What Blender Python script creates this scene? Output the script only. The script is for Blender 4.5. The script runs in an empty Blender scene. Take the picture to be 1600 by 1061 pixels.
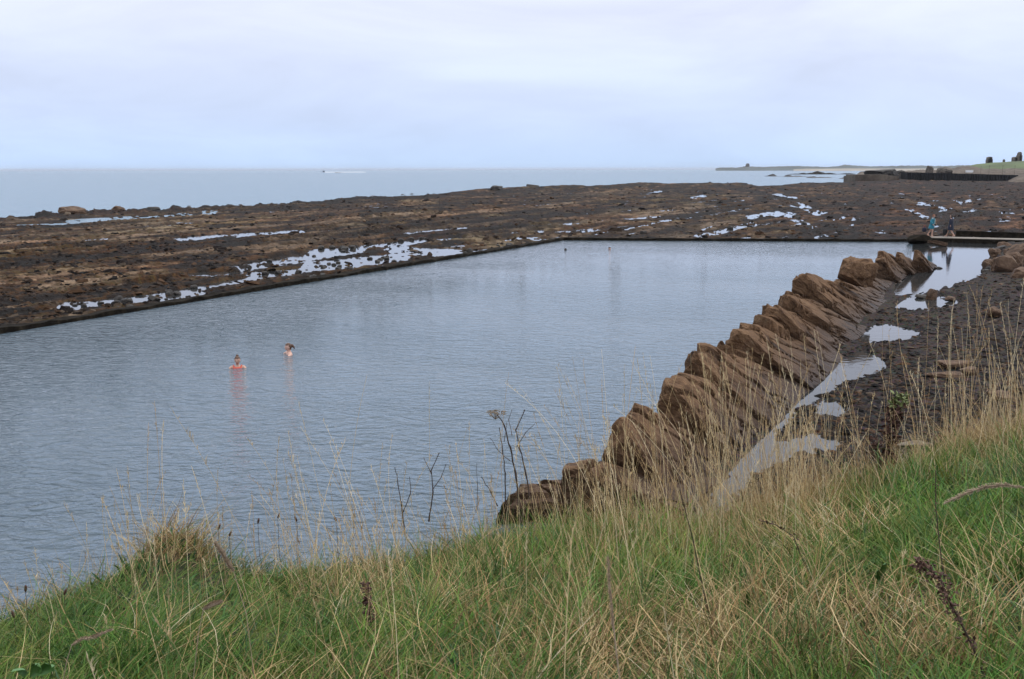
import bpy, math, random
import numpy as np
from mathutils import Vector, Matrix

SC = bpy.context.scene
COL = SC.collection
random.seed(7)
RNG = np.random.default_rng(11)

# ------------------------------------------------------------------ camera
H, F = 5.5, 1570.0
TH = math.atan(266.2 / F)
ROLL = 0.0016
FWD = np.array([0, math.cos(TH), -math.sin(TH)])
R0 = np.array([1.0, 0, 0]); U0 = np.array([0, math.sin(TH), math.cos(TH)])
RT = R0 - ROLL * U0; UP = U0 + ROLL * R0
cam_d = bpy.data.cameras.new('camera')
cam = bpy.data.objects.new('camera', cam_d); COL.objects.link(cam)
cam_d.sensor_width = 22.3
cam_d.lens = 22.3 * F / 1600
cam_d.clip_start = 0.1; cam_d.clip_end = 60000
cam_d.dof.use_dof = True; cam_d.dof.focus_distance = 14.0; cam_d.dof.aperture_fstop = 8.0
cam.matrix_world = Matrix(((RT[0], UP[0], -FWD[0], 0), (RT[1], UP[1], -FWD[1], 0), (RT[2], UP[2], -FWD[2], H), (0, 0, 0, 1)))
SC.camera = cam
SC.view_settings.view_transform = 'Standard'; SC.view_settings.look = 'None'
SC.view_settings.exposure = 0.0; SC.view_settings.gamma = 1.0

# ------------------------------------------------------------------ sky, overcast
SUN_EL, SUN_AZ = math.radians(56), math.radians(62)     # azimuth from +Y, towards the left
world = bpy.data.worlds.new('World'); SC.world = world
world.use_nodes = True
nt = world.node_tree; nt.nodes.clear()
def N(nt, t, **kw):
    n = nt.nodes.new(t)
    for k, v in kw.items():
        if k.startswith('i_'):
            key = k[2:]
            key = int(key) if key.isdigit() else key.replace('_', ' ')
            n.inputs[key].default_value = v
        else: setattr(n, k, v)
    return n
L = lambda nt, a, b: nt.links.new(a, b)
wo = N(nt, 'ShaderNodeOutputWorld'); bg = N(nt, 'ShaderNodeBackground'); L(nt, bg.outputs[0], wo.inputs[0])
sky = N(nt, 'ShaderNodeTexSky', sky_type='NISHITA', sun_disc=False, sun_elevation=SUN_EL, sun_rotation=SUN_AZ, air_density=1.0, dust_density=2.0)
tc = N(nt, 'ShaderNodeTexCoord')
sep = N(nt, 'ShaderNodeSeparateXYZ'); L(nt, tc.outputs['Generated'], sep.inputs[0])
ramp = N(nt, 'ShaderNodeValToRGB')
cr = ramp.color_ramp
SKYR = [(0.0, (5.2, 6.8, 9.4)), (0.05, (6.0, 7.1, 9.5)), (0.14, (7.25, 7.8, 9.6)), (0.30, (8.3, 8.65, 9.8)), (1.0, (14.0, 14.2, 14.4))]
cr.elements[0].position = 0; cr.elements[1].position = 1
for p, c in SKYR[1:-1]: cr.elements.new(p)
for e, (p, c) in zip(cr.elements, SKYR): e.position = p; e.color = (c[0] / 20, c[1] / 20, c[2] / 20, 1)
L(nt, sep.outputs['Z'], ramp.inputs[0])
mp = N(nt, 'ShaderNodeMapping'); mp.inputs['Scale'].default_value = (1.3, 1.3, 6.0); L(nt, tc.outputs['Generated'], mp.inputs[0])
no = N(nt, 'ShaderNodeTexNoise', i_Scale=2.6, i_Detail=6.0, i_Roughness=0.55, i_Distortion=0.5); L(nt, mp.outputs[0], no.inputs['Vector'])
mr = N(nt, 'ShaderNodeMapRange'); mr.inputs[1].default_value = 0.3; mr.inputs[2].default_value = 0.7; mr.inputs[3].default_value = 20.2; mr.inputs[4].default_value = 24.6
L(nt, no.outputs[0], mr.inputs[0])
vm = N(nt, 'ShaderNodeVectorMath', operation='SCALE'); L(nt, ramp.outputs[0], vm.inputs[0]); L(nt, mr.outputs[0], vm.inputs['Scale'])
mx = N(nt, 'ShaderNodeMix', data_type='RGBA'); mx.inputs[0].default_value = 0.96
L(nt, sky.outputs[0], mx.inputs[6]); L(nt, vm.outputs[0], mx.inputs[7]); L(nt, mx.outputs[2], bg.inputs[0])
bg.inputs[1].default_value = 0.1
sd = bpy.data.lights.new('sun', 'SUN'); sd.energy = 1.2; sd.angle = math.radians(22); sd.color = (1, 0.96, 0.9)
sun = bpy.data.objects.new('sun', sd); COL.objects.link(sun)
sdir = Vector((math.sin(SUN_AZ) * math.cos(SUN_EL), math.cos(SUN_AZ) * math.cos(SUN_EL), math.sin(SUN_EL)))
sun.rotation_euler = sdir.to_track_quat('Z', 'Y').to_euler()

# ------------------------------------------------------------------ helpers
def ray(u, v):
    u = np.asarray(u, float); v = np.asarray(v, float)
    return FWD * F + np.multiply.outer(u - 800, RT) + np.multiply.outer(530.5 - v, UP)
def W(u, v, z=0.0):                      # world point on the level z seen at photo pixel u, v
    d = ray(u, v); k = (z - H) / d[..., 2]
    return np.stack([d[..., 0] * k, d[..., 1] * k, np.zeros_like(k) + z], -1)
def WY(u, v, Y):                         # world point at distance Y
    d = ray(u, v); k = Y / d[..., 1]
    return np.stack([d[..., 0] * k, d[..., 1] * k, H + d[..., 2] * k], -1)
def proj(P):
    P = np.asarray(P, float); q = P - np.array([0, 0, H])
    w = q @ FWD
    return 800 + F * (q @ R0) / w, 530.5 - F * (q @ U0) / w
def hsh(i, j, k, s):
    n = (i.astype(np.int64) * 374761393 + j.astype(np.int64) * 668265263 + k.astype(np.int64) * 2147483647 + s * 974634777) & 0xffffffff
    n = ((n ^ (n >> 13)) * 1274126177) & 0xffffffff
    n = ((n ^ (n >> 16)) * 2246822519) & 0xffffffff
    return ((n ^ (n >> 15)) & 0xffffff) / float(0xffffff)
def vn(x, y, z=None, s=0):
    x = np.asarray(x, float); y = np.asarray(y, float)
    z3 = z is not None
    z = np.zeros_like(x) if z is None else np.asarray(z, float)
    i, j, k = np.floor(x), np.floor(y), np.floor(z)
    f, g, h = x - i, y - j, z - k
    f, g, h = [a * a * (3 - 2 * a) for a in (f, g, h)]
    def pl(kk):
        a = hsh(i, j, kk, s); b = hsh(i + 1, j, kk, s); c = hsh(i, j + 1, kk, s); d = hsh(i + 1, j + 1, kk, s)
        return (a + (b - a) * f) * (1 - g) + (c + (d - c) * f) * g
    r = pl(k)
    if z3: r = r * (1 - h) + pl(k + 1) * h
    return r * 2 - 1
def fbm(x, y, z=None, o=4, s=0, gain=.5):
    t = 0; a = 1; m = 0
    for q in range(o):
        t = t + a * vn(x * 2 ** q, y * 2 ** q, None if z is None else z * 2 ** q, s + q * 17); m += a; a *= gain
    return t / m
def tag(o, label=None, cat=None, group=None, kind=None):
    if label: o['label'] = label
    if cat: o['category'] = cat
    if group: o['group'] = group
    if kind: o['kind'] = kind
    return o
def mesh_np(name, V, Fq, mat=None, smooth=False, attrs=None):
    V = np.asarray(V, np.float32).reshape(-1, 3); Fq = np.asarray(Fq, np.int32)
    me = bpy.data.meshes.new(name); n = Fq.shape[1]
    me.vertices.add(len(V)); me.vertices.foreach_set('co', V.ravel())
    me.loops.add(Fq.size); me.loops.foreach_set('vertex_index', Fq.ravel())
    me.polygons.add(len(Fq)); me.polygons.foreach_set('loop_start', np.arange(0, Fq.size, n, dtype=np.int32))
    me.polygons.foreach_set('use_smooth', np.full(len(Fq), smooth))
    me.update(calc_edges=True)
    for an, (tp, arr) in (attrs or {}).items():
        a = me.attributes.new(an, tp, 'POINT')
        if tp == 'FLOAT': a.data.foreach_set('value', np.asarray(arr, np.float32).ravel())
        else:
            arr = np.asarray(arr, np.float32); arr = np.concatenate([arr, np.ones((len(arr), 1), np.float32)], 1)
            a.data.foreach_set('color', arr.ravel())
    if mat: me.materials.append(mat)
    return me
def obj(name, me, parent=None, loc=None):
    o = bpy.data.objects.new(name, me); COL.objects.link(o)
    if parent: o.parent = parent
    if loc is not None: o.location = loc
    return o
def empty(name, loc, rz=0):
    o = bpy.data.objects.new(name, None); COL.objects.link(o); o.location = loc; o.rotation_euler = (0, 0, rz); return o
def grid_faces(nr, nc, keep=None):
    i = np.arange(nr - 1)[:, None]; j = np.arange(nc - 1)[None, :]
    a = i * nc + j
    f = np.stack([a, a + nc, a + nc + 1, a + 1], -1).reshape(-1, 4)
    if keep is not None:
        k = keep[:-1, :-1] | keep[1:, :-1] | keep[:-1, 1:] | keep[1:, 1:]
        f = f[k.ravel()]
    return f
class MB:                                 # python mesh collector
    def __init__(s): s.v = []; s.f = []; s.m = []
    def add(s, V, Fs, m=0):
        b = len(s.v); s.v += [tuple(map(float, p)) for p in V]; s.f += [tuple(b + i for i in f) for f in Fs]; s.m += [m] * len(Fs)
    def box(s, x0, x1, y0, y1, z0, z1, m=0):
        V = [(x, y, z) for z in (z0, z1) for x, y in ((x0, y0), (x1, y0), (x1, y1), (x0, y1))]
        s.add(V, [(3, 2, 1, 0), (4, 5, 6, 7), (0, 1, 5, 4), (1, 2, 6, 5), (2, 3, 7, 6), (3, 0, 4, 7)], m)
    def tube(s, P, R, n=6, m=0):
        P = [Vector(p) for p in P]
        if not hasattr(R, '__len__'): R = [R] * len(P)
        V = []
        for i, p in enumerate(P):
            d = (P[min(i + 1, len(P) - 1)] - P[max(i - 1, 0)]).normalized()
            a = d.cross(Vector((0.3, 1, 0.2))).normalized(); b = d.cross(a)
            V += [p + (a * math.cos(2 * math.pi * k / n) + b * math.sin(2 * math.pi * k / n)) * R[i] for k in range(n)]
        Fs = [(i * n + k, i * n + (k + 1) % n, (i + 1) * n + (k + 1) % n, (i + 1) * n + k) for i in range(len(P) - 1) for k in range(n)]
        Fs += [tuple(reversed(range(n))), tuple((len(P) - 1) * n + k for k in range(n))]
        s.add(V, Fs, m)
    def rings(s, rings, m=0):
        n = len(rings[0]); V = [p for r in rings for p in r]
        Fs = [(i * n + k, i * n + (k + 1) % n, (i + 1) * n + (k + 1) % n, (i + 1) * n + k) for i in range(len(rings) - 1) for k in range(n)]
        Fs += [tuple(reversed(range(n))), tuple((len(rings) - 1) * n + k for k in range(n))]
        s.add(V, Fs, m)
    def ball(s, c, r, nu=10, nv=7, m=0, fn=None):
        V = []; c = Vector(c); r = Vector(r) if hasattr(r, '__len__') else Vector((r, r, r))
        for i in range(nv + 1):
            a = math.pi * i / nv
            for k in range(nu):
                b = 2 * math.pi * k / nu
                p = Vector((math.sin(a) * math.cos(b), math.sin(a) * math.sin(b), math.cos(a)))
                if fn: p = fn(p)
                V.append(c + Vector((p.x * r.x, p.y * r.y, p.z * r.z)))
        Fs = [(i * nu + k, (i + 1) * nu + k, (i + 1) * nu + (k + 1) % nu, i * nu + (k + 1) % nu) for i in range(nv) for k in range(nu)]
        s.add(V, Fs, m)
    def mesh(s, name, mats, smooth=False):
        me = bpy.data.meshes.new(name); me.from_pydata(s.v, [], s.f)
        for m in (mats if isinstance(mats, (list, tuple)) else [mats]): me.materials.append(m)
        me.polygons.foreach_set('material_index', s.m); me.polygons.foreach_set('use_smooth', [smooth] * len(s.f))
        me.validate(); me.update(); return me
    def build(s, name, mats, parent=None, smooth=False, loc=None): return obj(name, s.mesh(name, mats, smooth), parent, loc)

# ------------------------------------------------------------------ materials
def newmat(name):
    m = bpy.data.materials.new(name); m.use_nodes = True; nt = m.node_tree; nt.nodes.clear()
    out = N(nt, 'ShaderNodeOutputMaterial'); b = N(nt, 'ShaderNodeBsdfPrincipled'); L(nt, b.outputs[0], out.inputs[0])
    return m, nt, b
def mapping(nt, scale=(1, 1, 1), rot=(0, 0, 0), co='Object'):
    t = N(nt, 'ShaderNodeTexCoord'); r = N(nt, 'ShaderNodeMapping'); r.inputs['Rotation'].default_value = rot
    s = N(nt, 'ShaderNodeMapping'); s.inputs['Scale'].default_value = scale
    L(nt, t.outputs[co], r.inputs[0]); L(nt, r.outputs[0], s.inputs[0]); return s.outputs[0]
def rampn(nt, fac, stops):
    r = N(nt, 'ShaderNodeValToRGB'); e = r.color_ramp.elements
    e[0].position = stops[0][0]; e[1].position = stops[-1][0]
    for p, c in stops[1:-1]: e.new(p)
    for q, (p, c) in zip(e, stops): q.position = p; q.color = (*c, 1)
    L(nt, fac, r.inputs[0]); return r.outputs[0]
def mixc(nt, fac, a, b, mode='MIX'):
    m = N(nt, 'ShaderNodeMix', data_type='RGBA', blend_type=mode)
    if isinstance(fac, float): m.inputs[0].default_value = fac
    else: L(nt, fac, m.inputs[0])
    for x, i in ((a, 6), (b, 7)):
        if isinstance(x, tuple): m.inputs[i].default_value = (*x, 1)
        else: L(nt, x, m.inputs[i])
    return m.outputs[2]
def noisen(nt, vec, scale, detail=4.0, rough=.55, dist=0.0):
    n = N(nt, 'ShaderNodeTexNoise', i_Scale=scale, i_Detail=detail, i_Roughness=rough, i_Distortion=dist); L(nt, vec, n.inputs['Vector']); return n.outputs[0]
def bump(nt, h, b, dist, strength=1.0, prev=None):
    n = N(nt, 'ShaderNodeBump'); n.inputs['Strength'].default_value = strength; n.inputs['Distance'].default_value = dist
    L(nt, h, n.inputs['Height'])
    if prev: L(nt, prev, n.inputs['Normal'])
    L(nt, n.outputs[0], b.inputs['Normal']); return n.outputs[0]
def mathn(nt, op, a, b):
    m = N(nt, 'ShaderNodeMath', operation=op)
    for x, i in ((a, 0), (b, 1)):
        if isinstance(x, (int, float)): m.inputs[i].default_value = x
        else: L(nt, x, m.inputs[i])
    return m.outputs[0]
STR = math.atan2(0.44, 1.0)               # strike of the beds, from +Y towards +X
def rock_mat(name, stops, scale=1.5, stretch=(1, 1, 1), rot=(0, 0, 0), rough=.85, bd=.05, wet=None, fine=14.0, spec=.3, co='Object'):
    m, nt, b = newmat(name)
    v = mapping(nt, stretch, rot, co)
    n1 = noisen(nt, v, scale, 6.0, .62, .6)
    c = rampn(nt, n1, stops)
    n2 = noisen(nt, v, fine, 5.0, .65)
    c2 = mixc(nt, .55, c, rampn(nt, n2, [(.3, (.35, .33, .32)), (.5, (.62, .6, .58)), (.72, (1, 1, 1))]), 'MULTIPLY')
    if wet is not None:
        g = N(nt, 'ShaderNodeNewGeometry'); sp = N(nt, 'ShaderNodeSeparateXYZ'); L(nt, g.outputs['Position'], sp.inputs[0])
        zz = mathn(nt, 'ADD', sp.outputs['Z'], mathn(nt, 'MULTIPLY', mathn(nt, 'SUBTRACT', n1, .5), .9))
        mr = N(nt, 'ShaderNodeMapRange'); mr.inputs[1].default_value = wet[0]; mr.inputs[2].default_value = wet[1]; L(nt, zz, mr.inputs[0])
        c2 = mixc(nt, mr.outputs[0], mixc(nt, 1.0, c2, wet[2], 'MULTIPLY'), c2)
        L(nt, mathn(nt, 'ADD', mathn(nt, 'MULTIPLY', mr.outputs[0], rough - .45), .45), b.inputs['Roughness'])
    else: b.inputs['Roughness'].default_value = rough
    L(nt, c2, b.inputs['Base Color']); b.inputs['Specular IOR Level'].default_value = spec
    hh = mathn(nt, 'ADD', mathn(nt, 'MULTIPLY', n2, .35), n1)
    bump(nt, hh, b, bd)
    return m
def plain(name, col, rough=.7, var=.25, scale=8.0, metal=0.0):
    m, nt, b = newmat(name); v = mapping(nt)
    n = noisen(nt, v, scale, 3.0)
    L(nt, rampn(nt, n, [(.3, tuple(c * (1 - var) for c in col)), (.7, tuple(min(1, c * (1 + var)) for c in col))]), b.inputs['Base Color'])
    b.inputs['Roughness'].default_value = rough; b.inputs['Metallic'].default_value = metal
    return m
def tint_mat(name, rough=.6, spec=.25, trans=.0):
    m, nt, b = newmat(name); a = N(nt, 'ShaderNodeAttribute', attribute_name='tint')
    L(nt, a.outputs['Color'], b.inputs['Base Color']); b.inputs['Roughness'].default_value = rough; b.inputs['Specular IOR Level'].default_value = spec
    if trans:
        out = [n for n in nt.nodes if n.type == 'OUTPUT_MATERIAL'][0]
        t = N(nt, 'ShaderNodeBsdfTranslucent'); L(nt, a.outputs['Color'], t.inputs[0]); x = N(nt, 'ShaderNodeMixShader'); x.inputs[0].default_value = trans
        L(nt, b.outputs[0], x.inputs[1]); L(nt, t.outputs[0], x.inputs[2]); L(nt, x.outputs[0], out.inputs[0])
    return m
def water_mat(name, col, layers, rough=.06, fade=None):
    m, nt, b = newmat(name)
    b.inputs['Base Color'].default_value = (*col, 1); b.inputs['Roughness'].default_value = rough; b.inputs['IOR'].default_value = 1.33
    h = None
    for sc, rot, scale, amp, dist in layers:
        v = mapping(nt, sc, (0, 0, rot))
        n = noisen(nt, v, scale, 2.5, .5, dist)
        n = mathn(nt, 'MULTIPLY', n, amp)
        h = n if h is None else mathn(nt, 'ADD', h, n)
    if fade:
        t = N(nt, 'ShaderNodeTexCoord'); sp = N(nt, 'ShaderNodeSeparateXYZ'); L(nt, t.outputs['Object'], sp.inputs[0])
        mr = N(nt, 'ShaderNodeMapRange'); L(nt, sp.outputs['Y'], mr.inputs[0])
        for i, q in enumerate(fade): mr.inputs[i + 1].default_value = q
        gu = noisen(nt, mapping(nt, (.5, 1, 1), (0, 0, .3)), .09, 2.0); g2 = N(nt, 'ShaderNodeMapRange'); L(nt, gu, g2.inputs[0])
        for i, q in enumerate((.35, .65, .6, 1.35)): g2.inputs[i + 1].default_value = q
        h = mathn(nt, 'MULTIPLY', mathn(nt, 'MULTIPLY', h, mr.outputs[0]), g2.outputs[0])
    bump(nt, h, b, 1.0)
    return m
M = {}
M['pool'] = water_mat('pool_water', (.082, .115, .145), [((.85, 1.5, 1), math.radians(14), 1.75, .14, 1.3), ((.9, 1.6, 1), math.radians(-16), 4.0, .075, .9), ((.4, .6, 1), math.radians(5), .4, .12, .4)], .05, (13, 60, 1.45, .22))
M['calm'] = water_mat('calm_water', (.035, .038, .04), [((.7, 1.2, 1), .2, 3.0, .004, .3)], .03)
M['sea'] = water_mat('sea_water', (.135, .215, .29), [((.35, 1.2, 1), .1, .55, .9, .6), ((.6, 1.3, 1), -.2, 2.2, .13, .5)], .2)
for n_ in M['sea'].node_tree.nodes:
    if n_.type == 'BSDF_PRINCIPLED': n_.inputs['IOR'].default_value = 1.2

# ------------------------------------------------------------------ sea
def plane(name, x0, x1, y0, y1, z, mat):
    return obj(name, mesh_np(name, [(x0, y0, z), (x1, y0, z), (x1, y1, z), (x0, y1, z)], [(0, 1, 2, 3)], mat))
tag(plane('sea', -25000, 25000, -2000, 30000, -0.036, M['sea']), kind='structure')

# pool outline
A = W(0, 522)[:2]; B = W(880, 375.5)[:2]; Cc = W(1432, 378)[:2]; Dd = W(1600, 382.5)[:2]
AL = A + (A - B) / np.linalg.norm(A - B) * 32                    # left wall carried on out of frame
DR = Dd + (Dd - Cc) * 1.6
pool_poly = [AL, B, Cc, Dd, DR, np.array([DR[0] + 5, -5]), np.array([AL[0] - 5, -5])]
me = bpy.data.meshes.new('pool_water'); me.from_pydata([(p[0], p[1], 0) for p in pool_poly], [], [tuple(range(len(pool_poly)))[::-1]])
me.materials.append(M['pool']); tag(obj('pool_water', me), kind='structure')
calm_poly = [AL + [-.3, 0], B + [0, .5], Cc + [0, .5], DR + [0, 1], W(1900, 292)[:2], W(1300, 292)[:2], W(1150, 295)[:2], W(1000, 295)[:2], W(800, 301)[:2], W(640, 313)[:2], W(500, 322)[:2], W(300, 340)[:2], W(120, 352)[:2], W(0, 358)[:2], W(-320, 378)[:2]]
me = bpy.data.meshes.new('rock_pools'); me.from_pydata([(p[0], p[1], -.03) for p in calm_poly], [], [tuple(range(len(calm_poly)))[::-1]])
me.materials.append(M['calm']); tag(obj('rock_pools', me), kind='structure')

# ------------------------------------------------------------------ polygon helpers
def sdpoly(x, y, poly):
    poly = np.asarray(poly, float); d = np.full(x.shape, 1e9); ins = np.zeros(x.shape, bool)
    for i in range(len(poly)):
        a = poly[i]; b = poly[(i + 1) % len(poly)]
        e = b - a; wx = x - a[0]; wy = y - a[1]
        t = np.clip((wx * e[0] + wy * e[1]) / (e @ e), 0, 1)
        d = np.minimum(d, np.hypot(wx - t * e[0], wy - t * e[1]))
        c = (a[1] > y) != (b[1] > y)
        with np.errstate(divide='ignore', invalid='ignore'):
            ins ^= c & (x < (b[0] - a[0]) * (y - a[1]) / (b[1] - a[1] + 1e-12) + a[0])
    return np.where(ins, -d, d)

# ------------------------------------------------------------------ the rocky foreshore
PUD = [(0,419,20,416,2),(113,479,300,458,5),(296,452,388,436,3),(289,429,357,427,2.5),(378,418,550,391,4),(405,430,550,414,4),(464,440,515,431,3),
 (210,446,258,440,2),(282,374,344,368,2.6),(371,367,468,362,2.4),(498,361,523,360,1.3),(130,375,165,373,1.7),(227,353,265,352,1.2),(280,348,299,348,1.2),
 (28,352,120,349,1.1),(113,346,330,331,2.3),(330,331,500,316,2),(500,394,552,389,4.5),(575,385,665,375,3.2),(624,390,702,396,5),(500,416,612,403,6),(575,410,612,402,4),
 (676,375,717,372,2),(590,368,725,355,1.4),(721,397,796,385,2.2),(789,374,834,372,2.8),(804,363,845,361,2.2),(834,352,901,349,1.8),(875,362,927,359,2.6),(912,369,938,366,1.6),
 (931,364,965,361,1.2),(976,359,1044,344,1.7),(980,342,1032,338,1.6),(1028,330,1050,328,1.2),(807,298,852,298,1),(1012,303,1030,299,1.4),(1085,309,1096,306,2),
 (1098,368,1172,350,3.4),(1176,339,1211,332,3.6),(1212,337,1236,335,2.6),(1234,336,1262,354,4.2),(1250,320,1277,333,4),(1215,304,1241,309,1.8),(1308,343,1322,338,2),(1330,352,1336,340,1.5),
 (1422,327,1444,339,2.4),(1440,318,1479,327,2.7),(1514,314,1527,312,2.2),(1370,362,1390,366,1.6),(1545,364,1550,362,1.4),(1100,358,1118,352,1.8),(1490,340,1500,345,1.3),(1150,372,1170,370,1.5),(1290,366,1305,362,1.6)]
SEA_E = np.array([(-400,362),(0,341),(60,337),(120,332),(240,329),(300,325),(420,320),(500,314),(545,309),(640,307),(700,302),(760,297),(800,294),(850,293),(950,291),(1000,286),(1040,288),(1110,288),(1150,288),(1190,293),(1230,291),(1262,287),(1334,286),(1337,279),(1900,277)], float)
us = np.arange(-320, 1961, 1.9); vs = np.concatenate([np.arange(276, 330, .42), np.arange(330, 600, .62)])
UU, VV = np.meshgrid(us, vs)
Pr = W(UU, VV); X, Y = Pr[..., 0], Pr[..., 1]
cs, sn = math.cos(STR), math.sin(STR)
T = X * cs - Y * sn; S = X * sn + Y * cs
wig = fbm(X / 60, Y / 60, s=5, o=2) * 14 + fbm(X / 9, Y / 9, s=6, o=2) * 1.0
T2 = T + wig * .5
big = fbm(T2 / 9, S / 70, o=3, s=20)
mid = fbm(T2 / 2.0, S / 12, o=3, s=30)
small = fbm(T2 / .55, S / 1.8, o=3, s=40)
lump = fbm(X / .9, Y / .9, o=3, s=50)
tiny = fbm(X / .25, Y / .3, o=2, s=55)
dist = np.clip((Y - 30) / 300, 0, 1)
ilump = fbm(UU / 6.5, VV / 2.0, s=141, o=3)
beds = 1 - 2 * np.abs(fbm(T2 / 3.2, S / 22, o=3, s=33))            # ridged beds along the strike
def saw(t): f = t - np.floor(t); return np.where(f < .86, f / .86, (1 - f) / .14) - .5
st1 = saw(T2 / 3.4 + .55 * fbm(T / 5, S / 16, o=3, s=201)); st2 = saw(T2 / 1.15 + .6 * fbm(T / 2, S / 5, o=3, s=202))
a1 = np.clip(.55 + 1.3 * fbm(T / 9, S / 22, o=3, s=203), 0, 1.2); a2 = np.clip(.5 + 1.5 * fbm(T / 4, S / 7, o=3, s=204), 0, 1.2)
h = .08 + .07 * big + .20 * a1 * st1 + .10 * a2 * st2 + .13 * dist * (beds - .55) + .07 * mid + .05 * small + .09 * lump + .05 * tiny + .12 * dist * ilump
mask = np.zeros_like(h)
for (a, b, c, d, w) in PUD:
    ex, ey = c - a, d - b; l2 = ex * ex + ey * ey
    k = 1.0
    t = np.clip(((UU - a) * ex + (VV - b) * ey) / l2, 0, 1)
    dd = np.hypot((UU - a - t * ex) / 3.5, VV - b - t * ey)
    mask = np.maximum(mask, 1 / (1 + np.exp((dd / w - (1.35 if a < 760 and b > 340 else 1.05)) * 6)))
ml = (UU < 760) & (VV > 340)
h = h * (1 - .7 * mask) - mask * np.where(ml, .15, .12) * np.clip(np.where(ml, 1.35, .85) + 1.1 * lump + np.where(ml, 1.9, 2.7) * ilump, -.4, 1.5)
h = np.maximum(h, -.35)
# rocks along the seaward edge
ve = np.interp(UU, SEA_E[:, 0], SEA_E[:, 1])
edge = VV - ve + 2.2 * fbm(UU / 40, VV / 40, s=61, o=3)
h += np.exp(-((edge - 3.2) / 2.2) ** 2) * np.clip((700 - UU) / 300, 0, 1) * .42 * np.clip(.45 + 1.5 * fbm(UU / 16, VV / 5, s=222, o=3), 0, 1.6)
h += np.exp(-((edge - 4) / 3.0) ** 2) * (.05 + .3 * np.clip(fbm(X / 9, Y / 9, s=62, o=3) + .1, 0, 1)) * (UU > -500)
h += np.exp(-((edge - 2) / 4) ** 2) * .9 * dist * np.clip((UU - 560) / 300, .08, 1)
h = np.where((UU > 1330), h + np.clip((305 - VV) / 30, 0, 1) * .5, h)
h += .5 * np.exp(-((UU - 1440) / 12) ** 2 - ((VV - 366) / 5) ** 2) + .7 * np.exp(-((UU - 1545) / 18) ** 2 - ((VV - 318) / 4) ** 2)
h = np.where(edge < 0, np.minimum(h, -.35), np.minimum(h, -.3 + edge * .35 + np.clip(edge, 0, 9) * .12 * dist))
# inside the bathing pool the ground is below the water
inp = sdpoly(X, Y, pool_poly)
h = np.where(inp < .25, -.6, h)
keep = (inp > -1.2) & (edge > -1.5)
rocky = np.clip(.42 + 1.2 * fbm(T2 / 5.5, S / 45, o=3, s=71) + .55 * mid + .35 * np.exp(-((VV - 330 - (1000 - UU) * .11) / 10) ** 2) * (UU < 1120) - .55 * (UU > 1120) - .35 * dist, 0, 1)
rust = np.clip(.5 + 1.1 * fbm(T2 / 8, S / 30, o=4, s=81), 0, 1)
m, nt, b = newmat('foreshore_rock')
v1 = mapping(nt, (1, .35, 1), (0, 0, STR)); vv = mapping(nt)
n1 = noisen(nt, v1, 1.1, 7.0, .68, .8); n2 = noisen(nt, vv, 5.5, 6.0, .7); n3 = noisen(nt, vv, 1.8, 5.0, .65, 1.0)
weed = rampn(nt, n1, [(.32, (.011, .008, .006)), (.46, (.042, .024, .012)), (.56, (.068, .033, .012)), (.68, (.055, .043, .016))])
weed2 = rampn(nt, n3, [(.35, (.016, .012, .010)), (.5, (.05, .034, .024)), (.7, (.10, .058, .024))])
stone = rampn(nt, n3, [(.3, (.035, .026, .022)), (.48, (.10, .072, .055)), (.6, (.165, .125, .09)), (.75, (.085, .075, .07))])
at = N(nt, 'ShaderNodeAttribute', attribute_name='tint'); ar = N(nt, 'ShaderNodeAttribute', attribute_name='rocky'); au = N(nt, 'ShaderNodeAttribute', attribute_name='rust')
fac = N(nt, 'ShaderNodeMapRange'); fac.inputs[1].default_value = .56; fac.inputs[2].default_value = .74
L(nt, mathn(nt, 'ADD', mathn(nt, 'MULTIPLY', ar.outputs['Fac'], .5), mathn(nt, 'MULTIPLY', n2, .62)), fac.inputs[0])
base = mixc(nt, au.outputs['Fac'], weed, weed2)
cc = mixc(nt, fac.outputs[0], base, stone)
cc = mixc(nt, .88, cc, at.outputs['Color'])
cc = mixc(nt, .7, cc, rampn(nt, n2, [(.32, (.15, .15, .15)), (.5, (.7, .68, .65)), (.66, (1.5, 1.42, 1.3))]), 'MULTIPLY')
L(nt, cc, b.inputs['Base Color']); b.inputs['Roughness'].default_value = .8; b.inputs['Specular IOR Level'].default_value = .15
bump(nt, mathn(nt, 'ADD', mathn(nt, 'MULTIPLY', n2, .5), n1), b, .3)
M['reef'] = m
PALR = np.array([(.010, .008, .007), (.026, .017, .011), (.060, .030, .013), (.050, .040, .016), (.085, .060, .044), (.21, .165, .125), (.12, .105, .095)])
w1 = fbm(T2 / 1.6, S / 5, o=4, s=171) * 1.5 + .5 * fbm(X / .5, Y / .8, o=2, s=172) + .35 * ilump; w2 = fbm(T2 / 6, S / 40, o=3, s=173) * 1.6 + .3 * w1
q = .38 + .60 * w1 + .18 * lump + .42 * (rocky - .5) + .18 * st1 * a1 - .12 * dist
TT = np.zeros(X.shape + (3,))
lv = np.array([.0, .18, .34, .46, .58, .80, .98])
for c in range(3): TT[..., c] = np.interp(q, lv, PALR[:, c])
TT *= (.8 + .45 * np.clip(w2, -1, 1))[..., None]
ol = np.clip(.3 + 1.6 * fbm(T2 / 5, S / 18, o=3, s=241), 0, 1)[..., None]; TT = TT * (1 - ol * .55) + TT * np.array([1.2, .84, .6]) * ol * .5
ol = np.clip(1.8 * fbm(T2 / 4, S / 12, o=3, s=251) - .1, 0, 1)[..., None]; TT = TT * (1 - ol * .5) + TT * np.array([.85, 1.05, .55]) * ol * .5
far = np.clip((UU - 1150) / 250, 0, 1)[..., None] * .6
TT = TT * (1 - far) + TT * np.array([.75, .55, .5]) * far + far * np.array([.008, .004, .002]) * (rust[..., None])
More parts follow.
